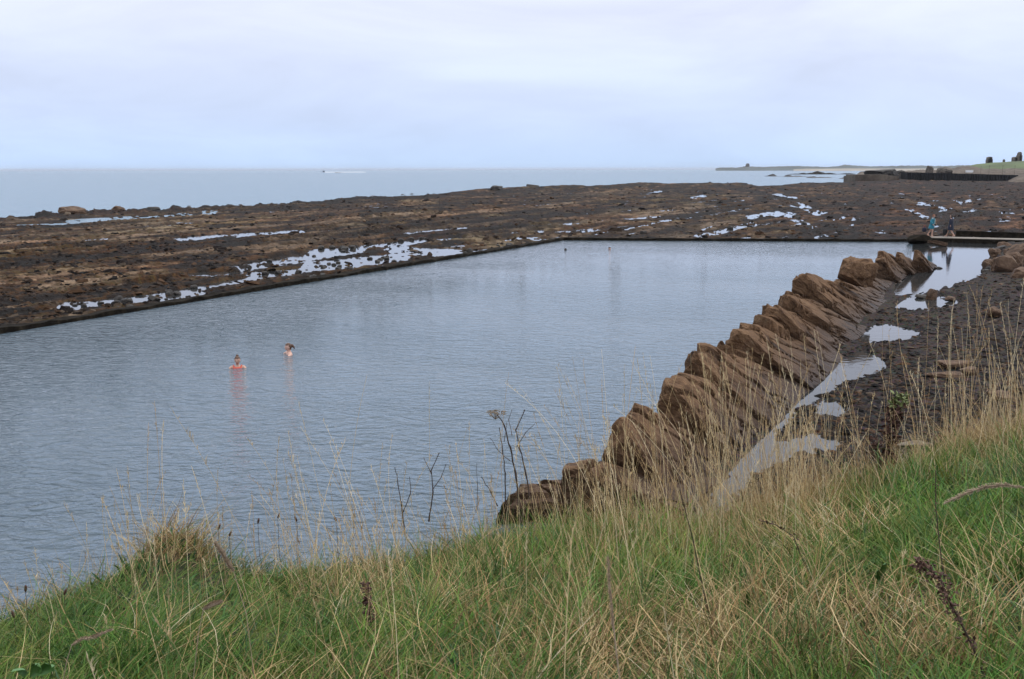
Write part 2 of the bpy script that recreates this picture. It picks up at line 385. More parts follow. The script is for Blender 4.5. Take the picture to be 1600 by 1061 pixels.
TT *= 1 - .65 * (np.exp(-((edge - 3) / 4.5) ** 2) * (UU < 720))[..., None]
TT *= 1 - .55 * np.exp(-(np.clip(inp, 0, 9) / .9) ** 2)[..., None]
TT = .05 + (TT - .05) * 1.05
TT *= np.array([1.10, 1.0, .88]) * (1 + .22 * np.clip((900 - UU) / 500, 0, 1))[..., None]
TT = np.clip(TT, .006, .42)
V = np.stack([X, Y, h], -1)
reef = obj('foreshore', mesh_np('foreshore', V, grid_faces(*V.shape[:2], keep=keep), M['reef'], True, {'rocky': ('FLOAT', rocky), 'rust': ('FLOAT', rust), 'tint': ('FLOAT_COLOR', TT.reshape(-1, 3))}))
tag(reef, kind='structure')
REEF = (us, vs, h)
def reef_h(u, v):
    i = int(np.clip(np.searchsorted(vs, v), 0, len(vs) - 1)); j = int(np.clip(np.searchsorted(us, u), 0, len(us) - 1)); return float(h[i, j])

# ------------------------------------------------------------------ stones
def stone_mesh(name, size, mat, seed, n=3, rough=.25, flat=1.0, blocky=.0, smooth=False):
    r = np.random.default_rng(seed)
    g = 5 + n * 7
    mb = []; lin = np.linspace(-1, 1, g)
    V = []; Fs = []
    for ax in range(3):
        for sg in (-1, 1):
            a, c = np.meshgrid(lin, lin, indexing='ij'); o = np.full_like(a, sg)
            P = [None] * 3; P[ax] = o; P[(ax + 1) % 3] = a; P[(ax + 2) % 3] = c
            b0 = len(V) * g * g; V.append(np.stack(P, -1).reshape(-1, 3))
            f = grid_faces(g, g) + b0
            Fs.append(f if sg < 0 else f[:, ::-1])
    V = np.concatenate(V); Fs = np.concatenate(Fs)
    key = np.round(V * 1000).astype(int); _, ui, inv = np.unique(key, axis=0, return_index=True, return_inverse=True)
    V = V[ui]; Fs = inv.ravel()[Fs]
    sph = V / np.linalg.norm(V, axis=1, keepdims=True)
    V = sph * (1 - blocky) + V * blocky * .8
    o = r.uniform(0, 50, 3)
    d = fbm(V[:, 0] * .9 + o[0], V[:, 1] * .9 + o[1], V[:, 2] * .9 + o[2], o=4, s=seed)
    d2 = fbm(V[:, 0] * 3 + o[0], V[:, 1] * 3 + o[1], V[:, 2] * 4 + o[2], o=3, s=seed + 5)
    V = V * (1 + rough * d[:, None] * 1.9 + .13 * d2[:, None])
    for q in range(5):                      # chipped planes
        nrm = r.normal(size=3); nrm /= np.linalg.norm(nrm); lim = r.uniform(.55, .85)
        ex = np.maximum(V @ nrm - lim, 0); V -= ex[:, None] * nrm * .85
    V = V * np.array(size) * np.array([1, 1, flat])
    return mesh_np(name, V, Fs, mat, smooth)
M['ridge'] = rock_mat('ridge_sandstone', [(.28, (.045, .028, .019)), (.40, (.13, .075, .044)), (.50, (.25, .152, .088)), (.60, (.165, .098, .060)), (.75, (.34, .235, .145))], 1.2, (.8, 1.7, 1.7), (0, math.radians(-25), math.radians(-12)), .9, .22, (.1, 1.2, (.34, .36, .42)), 6.0, .12)
M['boulder'] = rock_mat('brown_boulder', [(.3, (.05, .034, .024)), (.5, (.14, .085, .055)), (.7, (.22, .15, .10))], 1.6, rough=.8, bd=.06, fine=9.0)
M['dark_stone'] = rock_mat('dark_stone', [(.3, (.012, .011, .010)), (.5, (.035, .030, .026)), (.7, (.07, .058, .048))], 2.2, rough=.55, bd=.05, fine=12.0)
M['tan_stone'] = rock_mat('tan_stone', [(.3, (.07, .055, .042)), (.5, (.18, .145, .11)), (.7, (.26, .215, .17))], 2.0, rough=.8, bd=.05, fine=10.0)
M['weed_wall'] = rock_mat('weedy_concrete', [(.3, (.007, .006, .005)), (.5, (.018, .015, .011)), (.68, (.038, .031, .022))], 2.0, rough=.85, bd=.08, fine=9.0, spec=.06, co='Object')
M['concrete'] = rock_mat('pale_concrete', [(.3, (.16, .14, .125)), (.5, (.27, .24, .21)), (.7, (.33, .30, .27))], .8, rough=.85, bd=.02, fine=6.0)

# ------------------------------------------------------------------ pool walls
def wall(name, p, q, width, z0, z1, mat, jit, off=0., step=.35, cols=5):
    p = np.array(p); q = np.array(q); l = np.linalg.norm(q - p); d = (q - p) / l; n = np.array([-d[1], d[0]])
    k = int(l / step); t = np.linspace(0, l, k)
    prof = [(0, z0), (0.0, (z0 + z1) / 2), (.02, z1 - .02)] + [(width * a, z1) for a in np.linspace(.08, .92, cols)] + [(width, z1 - .03), (width + .03, z0)]
    V = np.zeros((k, len(prof), 3))
    for i, (o, z) in enumerate(prof):
        V[:, i, 0] = p[0] + d[0] * t + n[0] * (o + off); V[:, i, 1] = p[1] + d[1] * t + n[1] * (o + off); V[:, i, 2] = z
    nz = fbm(V[..., 0] * 1.3, V[..., 1] * 1.3, V[..., 2] * 2, o=3, s=3)
    V[..., 2] += np.where(V[..., 2] > z0 + .01, nz * jit, 0)
    hz = fbm(V[..., 0] * 1.7, V[..., 1] * 1.7, V[..., 2] * 2, o=3, s=9) * jit * .9
    V[..., 0] += hz * n[0]; V[..., 1] += hz * n[1]
    V -= np.array([p[0], p[1], 0])
    o = obj(name, mesh_np(name, V, grid_faces(k, len(prof))[:, ::-1], mat, False), loc=(p[0], p[1], 0)); return o
tag(wall('pool_wall', AL, B, .55, -.5, .17, M['weed_wall'], .13), 'dark weed-covered low wall along the left side of the bathing pool', 'wall')
tag(wall('pool_wall', B, Cc, .6, -.5, .19, M['weed_wall'], .10), 'dark low wall closing the far end of the bathing pool', 'wall')
cw = tag(wall('causeway', Cc + [-.3, 0], DR, 1.5, -.5, .33, M['weed_wall'], .02, step=.6), 'narrow raised causeway with a pale concrete top where the walkers are', 'causeway')
dCD = (DR - Cc) / np.linalg.norm(DR - Cc); nCD = np.array([-dCD[1], dCD[0]])
o = wall('pavement_top', Cc + [-.3, 0], DR, 1.3, .30, .385, M['concrete'], .012, off=.10, step=.8); o.parent = cw; o.location = (0, 0, 0)
P0 = W(1492, 374)[:2]
tag(wall('parapet', P0 + nCD * .9, DR + nCD * 1.9, .5, -.2, .62, M['weed_wall'], .08), 'dark weedy parapet running behind the pale causeway top', 'wall')

# ------------------------------------------------------------------ beach on the right
foot0 = W(1100, 780)[:2]; foot1 = W(1430, 425)[:2]
fd = (foot1 - foot0) / np.linalg.norm(foot1 - foot0); fn_ = np.array([fd[1], -fd[0]])
WPOLY = [[(1425,370),(1568,376),(1566,390),(1556,402),(1538,412),(1532,428),(1522,438),(1497,444),(1478,450),(1440,458),(1400,462),(1400,380)],
 [(1418,467),(1452,466),(1470,466),(1490,468),(1503,473),(1492,478),(1468,481),(1450,485),(1430,485),(1400,482)],
 [(1368,508),(1392,508),(1406,513),(1428,518),(1438,523),(1424,528),(1402,531),(1375,532),(1358,536),(1340,530)],
 [(1349,548),(1362,556),(1384,566),(1382,575),(1364,582),(1346,590),(1318,596),(1305,602),(1300,612),(1282,618),(1272,628),(1240,640),(1215,655),(1225,630),(1300,570)],
 [(1273,634),(1290,628),(1310,631),(1326,638),(1318,646),(1306,652),(1286,648),(1276,650)],
 [(1236,640),(1244,648),(1224,668),(1208,688),(1228,692),(1262,680),(1292,684),(1318,692),(1306,701),(1272,708),(1240,712),(1215,728),(1185,738),(1160,770),(1130,820),(1088,840),(1078,800),(1108,775),(1170,708)]]
ub = np.arange(1040, 2000, 2.0); vb = np.arange(368, 860, 1.15)
UB, VB = np.meshgrid(ub, vb); PB = W(UB, VB); XB, YB = PB[..., 0], PB[..., 1]
df = (XB - foot0[0]) * fn_[0] + (YB - foot0[1]) * fn_[1]
hb = .085 + .03 * np.clip(df, 0, 40) ** 1.25 * .8
hb = np.minimum(hb, .75 + .01 * df)
nz = fbm(XB / 2.2, YB / 2.2, o=4, s=7); nf = fbm(XB / .35, YB / .35, o=3, s=8)
hb = hb + .05 * nz + .022 * nf + .10 * np.clip(fbm(XB / 6, YB / 6, s=19, o=2), 0, 1) * np.clip(df, 0, 4) / 4
sdw = np.full_like(XB, 1e9)
for p in WPOLY: sdw = np.minimum(sdw, sdpoly(UB, VB, p))
pxm = YB ** 2 / (H * F)                                # metres of ground per photo pixel
sdm = (sdw - 2.0 + 3.2 * fbm(UB / 12, VB / 7, s=77, o=4) + np.where(df < 1.8, 0, 3.0) * np.clip(fbm(UB / 7, VB / 4, s=78, o=3) - .12, 0, 1) * 3) * np.clip(pxm, 0, .25)
hb = np.minimum(hb, np.where(sdm > 0, .012 + .10 * sdm + .4 * np.clip(sdm - .5, 0, 9), .12 * sdm))
hb = np.where(sdm < 0, np.maximum(hb + .035 * np.clip(nf - .35, 0, 1) * 4, -.4), hb)
inp2 = sdpoly(XB, YB, pool_poly)
hb = np.where((inp2 > -.6) | (df < -1.0) & (YB > foot0[1]), -.5, hb)
m, nt, b = newmat('gravel')
vv = mapping(nt); n1 = noisen(nt, vv, .55, 5.0, .6, .5); n2 = noisen(nt, vv, 4.0, 6.0, .75)
vo = N(nt, 'ShaderNodeTexVoronoi', i_Scale=13.0); L(nt, vv, vo.inputs['Vector'])
c = rampn(nt, n1, [(.3, (.013, .012, .013)), (.5, (.030, .025, .023)), (.62, (.045, .034, .027)), (.75, (.03, .026, .026))])
c = mixc(nt, .5, c, vo.outputs['Color'], 'SOFT_LIGHT')
sp_ = rampn(nt, n2, [(.55, (0, 0, 0)), (.68, (1, 1, 1))])
c = mixc(nt, sp_, c, (.085, .05, .032))
L(nt, c, b.inputs['Base Color']); b.inputs['Roughness'].default_value = .85; b.inputs['Specular IOR Level'].default_value = .12
bump(nt, mathn(nt, 'ADD', mathn(nt, 'MULTIPLY', vo.outputs['Distance'], .6), n2), b, .05)
M['gravel'] = m
tag(obj('beach', mesh_np('beach', np.stack([XB, YB, hb], -1), grid_faces(*XB.shape), M['gravel'], True)), kind='structure')
# shallow sheet that keeps the channel beside the ridge glassy
chan = [foot0 + fn_ * -.5 - fd * 4, foot1 - fn_ * .5 + fd * 3, Cc + [-.3, -.1], DR - [0, .2], DR + [0, -60], foot0 + fn_ * 8 - fd * 6]
me = bpy.data.meshes.new('channel_water'); me.from_pydata([(p[0], p[1], .004) for p in chan], [], [tuple(range(len(chan)))[::-1]])
me.materials.append(M['calm']); tag(obj('channel_water', me), kind='structure')
def beach_h(u, v):
    i = int(np.clip(np.searchsorted(vb, v), 0, len(vb) - 1)); j = int(np.clip(np.searchsorted(ub, u), 0, len(ub) - 1)); return float(hb[i, j])

# loose stuff: many small stones as one mesh
def scatter_stones(name, P, size, mat, tints, flat=.5):
    base = np.array([(1, 0, 0), (0, 1, 0), (-1, 0, 0), (0, -1, 0), (.7, .7, .6), (-.7, .6, .7), (-.6, -.7, .6), (.7, -.7, .7), (0, 0, 1)], float)
    base = np.array([(math.cos(a), math.sin(a), 0) for a in np.arange(6) * math.pi / 3] + [(.6 * math.cos(a), .6 * math.sin(a), .8) for a in np.arange(6) * math.pi / 3 + .3] + [(0, 0, -.6)])
    fq = [(i, (i + 1) % 6, 6 + (i + 1) % 6, 6 + i) for i in range(6)] + [(6, 7, 8, 9), (6, 9, 10, 11)]
    n = len(P); r = RNG
    a = r.uniform(0, 6.28, n); sx = size * r.uniform(.7, 1.5, n); sy = size * r.uniform(.5, 1., n); sz = size * flat * r.uniform(.5, 1.2, n)
    V = base[None] * (1 + r.uniform(-.28, .28, (n, len(base), 1)))
    V = V * np.stack([sx, sy, sz], -1)[:, None]
    ti = r.normal(0, .18, n); V[..., 2] += V[..., 0] * ti[:, None]
    ca, sa = np.cos(a)[:, None], np.sin(a)[:, None]
    V = np.stack([V[..., 0] * ca - V[..., 1] * sa, V[..., 0] * sa + V[..., 1] * ca, V[..., 2]], -1) + P[:, None]
    Fq = (np.array(fq)[None] + np.arange(n)[:, None, None] * len(base)).reshape(-1, 4)
    tc = np.repeat(tints, len(base), 0)
    return obj(name, mesh_np(name, V, Fq, mat, False, {'tint': ('FLOAT_COLOR', tc)}))
M['tint_rock'] = tint_mat('loose_stone', .85, .12)
pal = np.array([(.012, .011, .011), (.024, .018, .016), (.045, .030, .021), (.085, .047, .026), (.12, .09, .065), (.020, .018, .019)])
sel = np.argwhere((df > .1) & (sdm > -.05) & (YB < 66) & (UB < 1800))
k = sel[RNG.integers(0, len(sel), 14000)]
P = np.stack([XB[k[:, 0], k[:, 1]], YB[k[:, 0], k[:, 1]], hb[k[:, 0], k[:, 1]]], -1); P[:, :2] += RNG.normal(0, .05, (len(P), 2))
tag(scatter_stones('shingle', P, RNG.gamma(2.2, .018, len(P)) + .015 + P[:, 1] * .0006, M['tint_rock'], pal[RNG.choice(6, len(P), p=[.27, .24, .2, .1, .04, .15])], .4), 'dark wet shingle scattered over the beach beside the ridge', 'shingle', kind='stuff')
sel = np.argwhere((inp > .7) & (edge > 1) & (h > -.08) & (UU > -100) & (UU < 1700))
k = sel[RNG.integers(0, len(sel), 11000)]
P = np.stack([X[k[:, 0], k[:, 1]], Y[k[:, 0], k[:, 1]], h[k[:, 0], k[:, 1]] + .01], -1)
rk = rocky[k[:, 0], k[:, 1]]
ci = np.where(RNG.random(len(P)) < rk * .6, 4, RNG.choice(4, len(P)))
tag(scatter_stones('rubble', P, np.clip(RNG.gamma(1.2, .055, len(P)) + .02, 0, .45) * (P[:, 1] / 50) ** .4, M['tint_rock'], pal[ci] * RNG.uniform(.5, 1.0, (len(P), 1)), .5), 'brown and dark rubble strewn over the rocky foreshore', 'rubble', kind='stuff')

# ------------------------------------------------------------------ the ridge of tilted slabs
#  crest pixel u, v, crest height z, width along the strike, thickness of its lip
SL = [(776, 776, .50, 1.5, .4), (868, 742, .85, 1.3, .5), (944, 654, 1.55, 2.4, .8), (1030, 600, 1.55, 2.6, .8), (1068, 550, 1.72, 2.8, .9), (1104, 545, 1.4, 1.6, .5),
      (1134, 510, 1.65, 3.3, .8), (1186, 482, 1.65, 2.7, .8), (1212, 461, 1.6, 2.4, .7), (1243, 435, 1.75, 3.6, .8), (1276, 441, 1.35, 3.0, .6), (1300, 436, 1.15, 3.4, .6),
      (1332, 425, 1.05, 3.2, .6), (1369, 396, 1.45, 4.0, .8), (1398, 399, 1.05, 3.4, .5), (1428, 393, 1.15, 2.6, .8)]
ridge = empty('rock_ridge', (foot0[0], foot0[1], 0))
tag(ridge, 'long ridge of brown tilted sandstone slabs between the pool and the gravel', 'rock outcrop')
Ld = np.array([.985, .17])
def sst(x, a, b): t = np.clip((x - a) / (b - a), 0, 1); return t * t * (3 - 2 * t)
def slab(k, u, v, zt, w, lip):
    r = np.random.default_rng(100 + k)
    C = W(u, v, zt)
    rel = C[:2] - foot0
    q = -(rel @ fn_) / (Ld @ fn_)
    ln = max(q, 1.2) + r.uniform(-.35, .15)
    w2 = w * 1.5; a = fd; dr = lip * r.uniform(.55, .95)
    L2 = Ld + np.array([0, r.uniform(-.12, .10)]); blunt = r.uniform(.12, .3)
    def c8(s_, q_, t_):                     # s along strike, q down the dip, t bottom to top, all 0..1
        zc = zt - dr * (.35 * s_ + .65 * sst(s_, .3, .8))
        ztop = zc * (1 - sst(q_, -.1, 1.15)) * 1.02 + (-.12) * q_
        ztop = np.where(q_ < blunt, np.maximum(ztop, zc * (1 - .42 * q_)), np.maximum(ztop, zc * (1 - .42 * blunt) - zc * (q_ - blunt) * 1.12))
        z = -.6 + (ztop + .6) * t_
        und = .30 * (1 - s_) * np.clip(1 - t_, 0, .8) * np.where(t_ < .86, 1, 0)
        x = C[0] + a[0] * (w2 * s_ + und) + L2[0] * (q_ * ln) - (1 - q_) * (1 - t_) * .15
        y = C[1] + a[1] * (w2 * s_ + und) + L2[1] * (q_ * ln)
        return x, y, z
    ns, nq, nt_ = 64, 96, 34
    Vs = []; Fs = []; cnt = 0
    def face(fs, fq, ft, n1, n2, flip):
        nonlocal cnt
        x, y, z = c8(fs, fq, ft)
        Vs.append(np.stack([x, y, z, fs, fq, ft], -1).reshape(-1, 6)); f = grid_faces(n1, n2) + cnt
        Fs.append(f[:, ::-1] if flip else f); cnt += n1 * n2
    def lin(n): return np.linspace(0, 1, n)
    s_, q_ = np.meshgrid(lin(ns), lin(nq), indexing='ij'); face(s_, q_, np.ones_like(s_), ns, nq, True)
    s_, t_ = np.meshgrid(lin(ns), lin(nt_), indexing='ij'); face(s_, np.zeros_like(s_), t_, ns, nt_, False)
    q_, t_ = np.meshgrid(lin(nq), lin(nt_), indexing='ij'); face(np.zeros_like(q_), q_, t_, nq, nt_, True)
    face(np.ones_like(q_), q_, t_, nq, nt_, False)
    V = np.concatenate(Vs); Fq = np.concatenate(Fs)
    key = np.round(V[:, 3:] * 20000).astype(np.int64); _, ui, inv = np.unique(key, axis=0, return_index=True, return_inverse=True)
    V = V[ui]; Fq = inv.ravel()[Fq]; s1, q1, t1 = V[:, 3], V[:, 4], V[:, 5]; V = V[:, :3].copy()
    top = np.clip((V[:, 2] - .1) / max(zt, .5), 0, 1)
    V[:, 2] -= np.clip(1 - q1 / .16, 0, 1) ** 2 * .07 * top ** 2 + np.clip(1 - s1 / .05, 0, 1) ** 2 * .03 * top
    for q in range(7):
        nr_ = np.array([-abs(r.normal(.8, .5)), r.normal(-.25, .6), abs(r.normal(.5, .45))]); nr_ /= np.linalg.norm(nr_)
        dt = V @ nr_; lim = dt.max() - r.uniform(.03, .15); ex = np.maximum(dt - lim, 0); V -= ex[:, None] * nr_ * .95
    along = V[:, 0] * Ld[0] + V[:, 1] * Ld[1]; across = -V[:, 0] * Ld[1] + V[:, 1] * Ld[0]
    sh = across + V[:, 2] * .8
    g0 = fbm(V[:, 0] * .7, V[:, 1] * .7, V[:, 2] * .7, o=2, s=8 + k)
    g1 = fbm(along * .55, sh * 1.7, V[:, 2] * .6, o=3, s=11 + k)
    tt_ = sh * r.uniform(.9, 1.6) + 1.3 * g1 + 1.0 * g0; ter = np.floor(tt_); fr = tt_ - ter
    tr = (hsh(ter, ter * 0 + k, ter * 0, 5) - .5) * .30 * np.clip(.3 + g0 + .4, .1, 1)
    # joints across the beds break them into blocks
    jt = along * .75 + hsh(ter, ter * 0 + 3, ter * 0, 9) * 3 + .35 * g1; jf = jt - np.floor(jt)
    blk = (hsh(ter, np.floor(jt), ter * 0 + k, 15) - .5) * .13
    crack = -.2 * np.exp(-(np.minimum(fr, 1 - fr) / .05) ** 2) * (g1 > -.25) - .12 * np.exp(-(np.minimum(jf, 1 - jf) / .03) ** 2) * (hsh(ter, np.floor(jt), ter * 0, 25) > .35)
    g2 = fbm(along * 1.6, sh * 5, V[:, 2] * 3, o=3, s=31 + k); g3 = fbm(V[:, 0] * 3, V[:, 1] * 3, V[:, 2] * 3, o=3, s=51); g4 = fbm(V[:, 0] * 9, V[:, 1] * 9, V[:, 2] * 9, o=3, s=52)
    amp = np.clip((V[:, 2] + .3) * 2, 0, 1)
    V[:, 2] += amp * (.05 * g0 + .05 * g1 + 1.3 * tr + 1.3 * blk + .05 * g2 + .05 * g3 + .03 * g4 + crack) * np.clip(.3 + top, 0, 1)
    ang = fbm(V[:, 0] * 1.1, V[:, 1] * 1.1, V[:, 2] * 1.4, o=2, s=66 + k); fac_ = np.abs(ang) * .34 - .08
    side = amp * (.08 * g0 + .05 * g1 + .05 * g2 + .06 * g3 + .04 * g4 - .3 * fac_)
    V[:, 0] -= side + .10 * tr + .8 * blk; V[:, 1] -= side * .8 + crack * .4
    V -= np.array([foot0[0], foot0[1], 0])
    obj('rock_slab', mesh_np('rock_slab', V, Fq, M['ridge'], False), ridge)
for k, s in enumerate(SL): slab(k, *s)

# ------------------------------------------------------------------ single boulders
BN = [0]
def boulder(u, v, sz, mat, label, group=None, z=None, flat=.75, blocky=.25, rz=None, name='boulder', cat='boulder', tilt=0, ground=None, n=1, sink=.35):
    BN[0] += 1
    if z is None: z = (beach_h(u, v) if ground == 'b' else max(reef_h(u, v), -.08))
    p = W(u, v, z)
    s3 = sz if hasattr(sz, '__len__') else (sz * 1.15, sz, sz)
    me = stone_mesh(name, s3, mat, 300 + BN[0], n, .22, flat, blocky)
    o = obj(name, me, loc=(p[0], p[1], z + s3[2] * flat * (1 - sink)))
    o.rotation_euler = (tilt, tilt * .5, random.uniform(0, 6.28) if rz is None else rz)
    tag(o, label, cat, group); return o
boulder(1334, 446, (.82, .75, .68), M['ridge'], 'upright angular brown block perched alone on top of the slab ridge', z=1.0, blocky=.7, rz=.5, n=3, flat=.95, sink=.2, tilt=.15)
bb = M['boulder']; ds = M['dark_stone']; ts = M['tan_stone']
boulder(1456, 468, (.26, .24, .30), bb, 'upright brown stone standing in the shallow water by the gravel bar', ground='b', z=0., blocky=.4, flat=1.0, sink=.3)
boulder(1441, 465, (.36, .3, .12), ds, 'flat dark stone left of the upright brown stone in the shallows', z=0.02)
boulder(1486, 469, (.32, .22, .14), bb, 'low brown stone on the bar right of the upright stone', z=.03)
boulder(1552, 494, (.30, .26, .30), bb, 'rounded brown boulder standing alone on the dark gravel', ground='b', blocky=.3)
boulder(1493, 575, (.55, .28, .20), bb, 'broad flaky brown rock half buried in the gravel right of the long puddle', ground='b', blocky=.6, rz=.2)
boulder(1480, 590, (.5, .22, .13), bb, 'thin brown slab just in front of the flaky rock on the gravel', ground='b', blocky=.7, rz=-.1)
boulder(1515, 585, (.28, .2, .16), bb, 'small brown rock at the right end of the flaky rock', ground='b', blocky=.5)
boulder(1562, 625, (.28, .24, .2), bb, 'brown rock showing behind the tall dry grass at the right', ground='b', blocky=.5)
boulder(1430, 697, (.42, .17, .07), ts, 'flat tan slab lying where the gravel meets the grass', ground='b', blocky=.8, rz=0.05)
boulder(1466, 417 + 3, (.25, .2, .1), ds, 'lone small dark stone in the middle of the still water', z=-.02)
R5 = [(1570, 430, (1.15, .85, .95), 'largest orange-brown boulder at the water edge on the right'), (1600, 418, (1.5, 1.2, 1.25), 'big brown boulder cut by the right edge below the causeway'),
      (1596, 442, (1.0, .8, .75), 'brown boulder nearest the gravel in the right shore pile'), (1541, 428, (.45, .35, .25), 'small dark rock at the tip of the right shore pile'),
      (1553, 400, (.6, .5, .45), 'grey flat rock on top edge of the right shore pile'), (1562, 392, (.55, .5, .35), 'dark rock between the still water and the causeway'),
      (1620, 395, (1.5, 1.0, .9), 'brown boulder under the causeway at the right edge'), (1580, 408, (.9, .8, .8), 'reddish rock behind the largest orange-brown boulder')]
R5 += [(1545, 418, (.7, .5, .5), 'low brown rock in front of the still water, left of the largest orange-brown boulder'), (1583, 424, (.8, .7, .9), 'tall brown rock wedged between the boulders of the right shore pile'),
       (1570, 388, (.8, .5, .45), 'brown rock under the causeway directly above the flat grey rock'), (1566, 452, (.35, .3, .25), 'small brown rock on the gravel just below the shore pile')]
for u, v, s, lb in R5: boulder(u, v, tuple(.72 * q for q in s), bb if 'dark' not in lb else ds, lb, z=.05, blocky=.35, n=3, sink=.45, flat=1.0)
BL = [(240, 471, .24, 'largest dark boulder in the near rock pool beside the left wall'), (180, 477, .16, 'dark boulder left of the largest one in the near rock pool'), (184, 484, .13, 'dark boulder touching the left pool wall near the puddle'),
      (203, 484, .18, 'low dark rock against the left pool wall under the largest boulder'), (194, 473, .16, 'small dark rock between two bigger boulders in the near rock pool'), (529, 423, .18, 'squarish dark block beside the left wall near mid pool'),
      (546, 423, .2, 'wide dark block right of the squarish one by the left wall'), (466, 428, .2, 'dark rock in the middle rock pool above the left wall'), (616, 412, .19, 'dark blocky rock by the left wall where the pools widen'),
      (795, 386, .2, 'dark block standing against the left wall near its far corner'), (1006, 367, .3, 'big rounded dark boulder behind the far pool wall')]
for u, v, s, lb in BL: boulder(u, v, s, ds, lb, blocky=.4, z=-.05)
BE = [(113, 338, 1.6, 'brown block on the seaward rocks at the far left'), (183, 334, 1.4, 'larger brown boulder on the outer rocks left of the sea channel'), (68, 340, .9, 'dark lump on the seaward rocks near the left edge'),
      (240, 331, .9, 'small dark lump on the outer rocks right of the larger brown boulder'), (832, 296, 2.2, 'dark peak on the reef edge against the sea in mid photo'), (775, 301, 2.2, 'grey-green hump on the reef edge left of the dark peak')]
for u, v, s, lb in BE: boulder(u, v, (s * 1.0, s * .8, s * .62), M['boulder'] if 'brown b' in lb and 'small' not in lb else ds, lb, z=-.1, n=2, blocky=.45, name='boulder')
cnt = 0
for q in range(400):
    pz = PUD[random.choice([1, 2, 4, 5, 6, 17, 18, 20, 21, 24, 37, 38, 40, 41])]
    t = random.random(); u = pz[0] + (pz[2] - pz[0]) * t + random.uniform(-4, 4); v = pz[1] + (pz[3] - pz[1]) * t + random.uniform(-1, 1) * pz[4] * .9
    if reef_h(u, v) > -.02: continue
    boulder(u, v, random.uniform(.08, .2) * (1 if v > 400 else 1.6), ds, 'small dark stone breaking the surface of a rock pool', 'small stones in the rock pools', z=-.07, name='stone', cat='stone', n=0, sink=.5)
    cnt += 1
    if cnt > 70: break

# ------------------------------------------------------------------ far shore
def skerry(u0, u1, v, hpx, label, mat):
    p0 = W(u0, v, -.08); p1 = W(u1, v, -.08); n = 40
    mpx = p0[1] / F
    t = np.linspace(0, 1, n); X_ = p0[0] + (p1[0] - p0[0]) * t; yo = np.linspace(-4, 4, 7)
    Z = np.clip(fbm(t * 9 + u0, t * 0 + v, s=4, o=3) * .9 + .5, -.3, 1) * np.sin(t * math.pi) ** .4 * hpx * 1.9 * mpx
    V = np.stack([np.repeat(X_[:, None], 7, 1) - X_.mean(), np.repeat(yo[None] * mpx * 6, n, 0), Z[:, None] * np.cos(yo / 4 * 1.57)[None] - .12], -1)
    tag(obj('skerry', mesh_np('skerry', V, grid_faces(n, 7), mat, False), loc=(X_.mean(), p0[1], -.08)), label, 'rocks')
skerry(1198, 1212, 275.6, 2.4, 'short dark rock at the left tip of the outer skerries', ds)
skerry(1212, 1262, 276.2, 2.6, 'long dark skerry in the cove before the harbour', ds)
skerry(1258, 1300, 278, 1.8, 'low broken skerry right of the long one in the cove', ds)
skerry(1312, 1336, 279.5, 2.0, 'small dark rock close to the grey landing in the cove', ds)
skerry(1232, 1345, 272.6, 3.2, 'low brown reef tongue reaching left from the harbour', M['weed_wall'])
for k, (a, c, v) in enumerate([(555, 572, 310.4), (578, 586, 307), (596, 604, 307.5), (625, 634, 305), (520, 535, 312), (640, 648, 304)]):
    skerry(a, c, v, 1.6, 'thin dark rock awash in the sea beyond the reef edge', ds)
    COL.objects[-1]['group'] = 'rocks awash beyond the reef'

def landstrip(name, pts, Y0, depth, mat, label=None, z0=-.6, ny=6, jit=.15, kind='structure', cat=None):
    # pts: (u, v of the skyline); a rounded body of land of real depth
    pts = np.array(pts, float); n = 220
    u = np.linspace(pts[0, 0], pts[-1, 0], n); v = np.interp(u, pts[:, 0], pts[:, 1])
    rows = []
    for j in range(ny + 1):
        f = j / ny; Yj = Y0 + depth * f
        top = WY(u, v, Y0 + depth * .6)
        z = z0 + (top[:, 2] - z0) * math.sin(min(1, f / .6) * math.pi / 2) ** .8 if f <= .6 else top[:, 2] * (1 - .1 * (f - .6)) + 0
        z = z + fbm(u / 7, u * 0 + j, s=12, o=3) * jit * abs(top[:, 2] - z0) * (0 if j == 0 else 1)
        x = top[:, 0] * (Yj / (Y0 + depth * .6)) 
        rows.append(np.stack([x, np.full(n, Yj), z], -1))
    V = np.stack(rows)
    o = obj(name, mesh_np(name, V, grid_faces(ny + 1, n)[:, ::-1], mat, True))
    tag(o, label, cat, kind=kind if not label else None); return o
M['far_land'] = plain('far_land', (.07, .085, .085), .9, .35, .01)
M['far_sand'] = plain('far_sand', (.30, .27, .23), .9, .15, .02)
M['turf'] = plain('headland_turf', (.075, .105, .035), .9, .3, .05)
M['cliff'] = rock_mat('low_cliff', [(.3, (.05, .04, .032)), (.5, (.12, .095, .075)), (.7, (.2, .165, .13))], .15, rough=.9, bd=.4, fine=1.0)
M['ruin'] = rock_mat('ruin_stone', [(.3, (.08, .07, .062)), (.5, (.15, .13, .11)), (.7, (.22, .19, .16))], .5, rough=.9, bd=.1, fine=2.0)
landstrip('far_headland', [(1118, 263.3), (1125, 262), (1140, 261.6), (1150, 262), (1158, 261), (1164, 260.2), (1190, 261), (1220, 260), (1245, 259.3), (1290, 261), (1310, 259.5), (1320, 257.6), (1335, 259), (1360, 260), (1400, 259.5), (1420, 258.6), (1470, 259.5), (1520, 258), (1640, 255), (1800, 250)], 2900, 500, M['far_land'])
landstrip('far_beach', [(1240, 264.4), (1260, 263.6), (1330, 263.2), (1420, 263.4), (1640, 263)], 2500, 250, M['far_sand'], jit=.03)
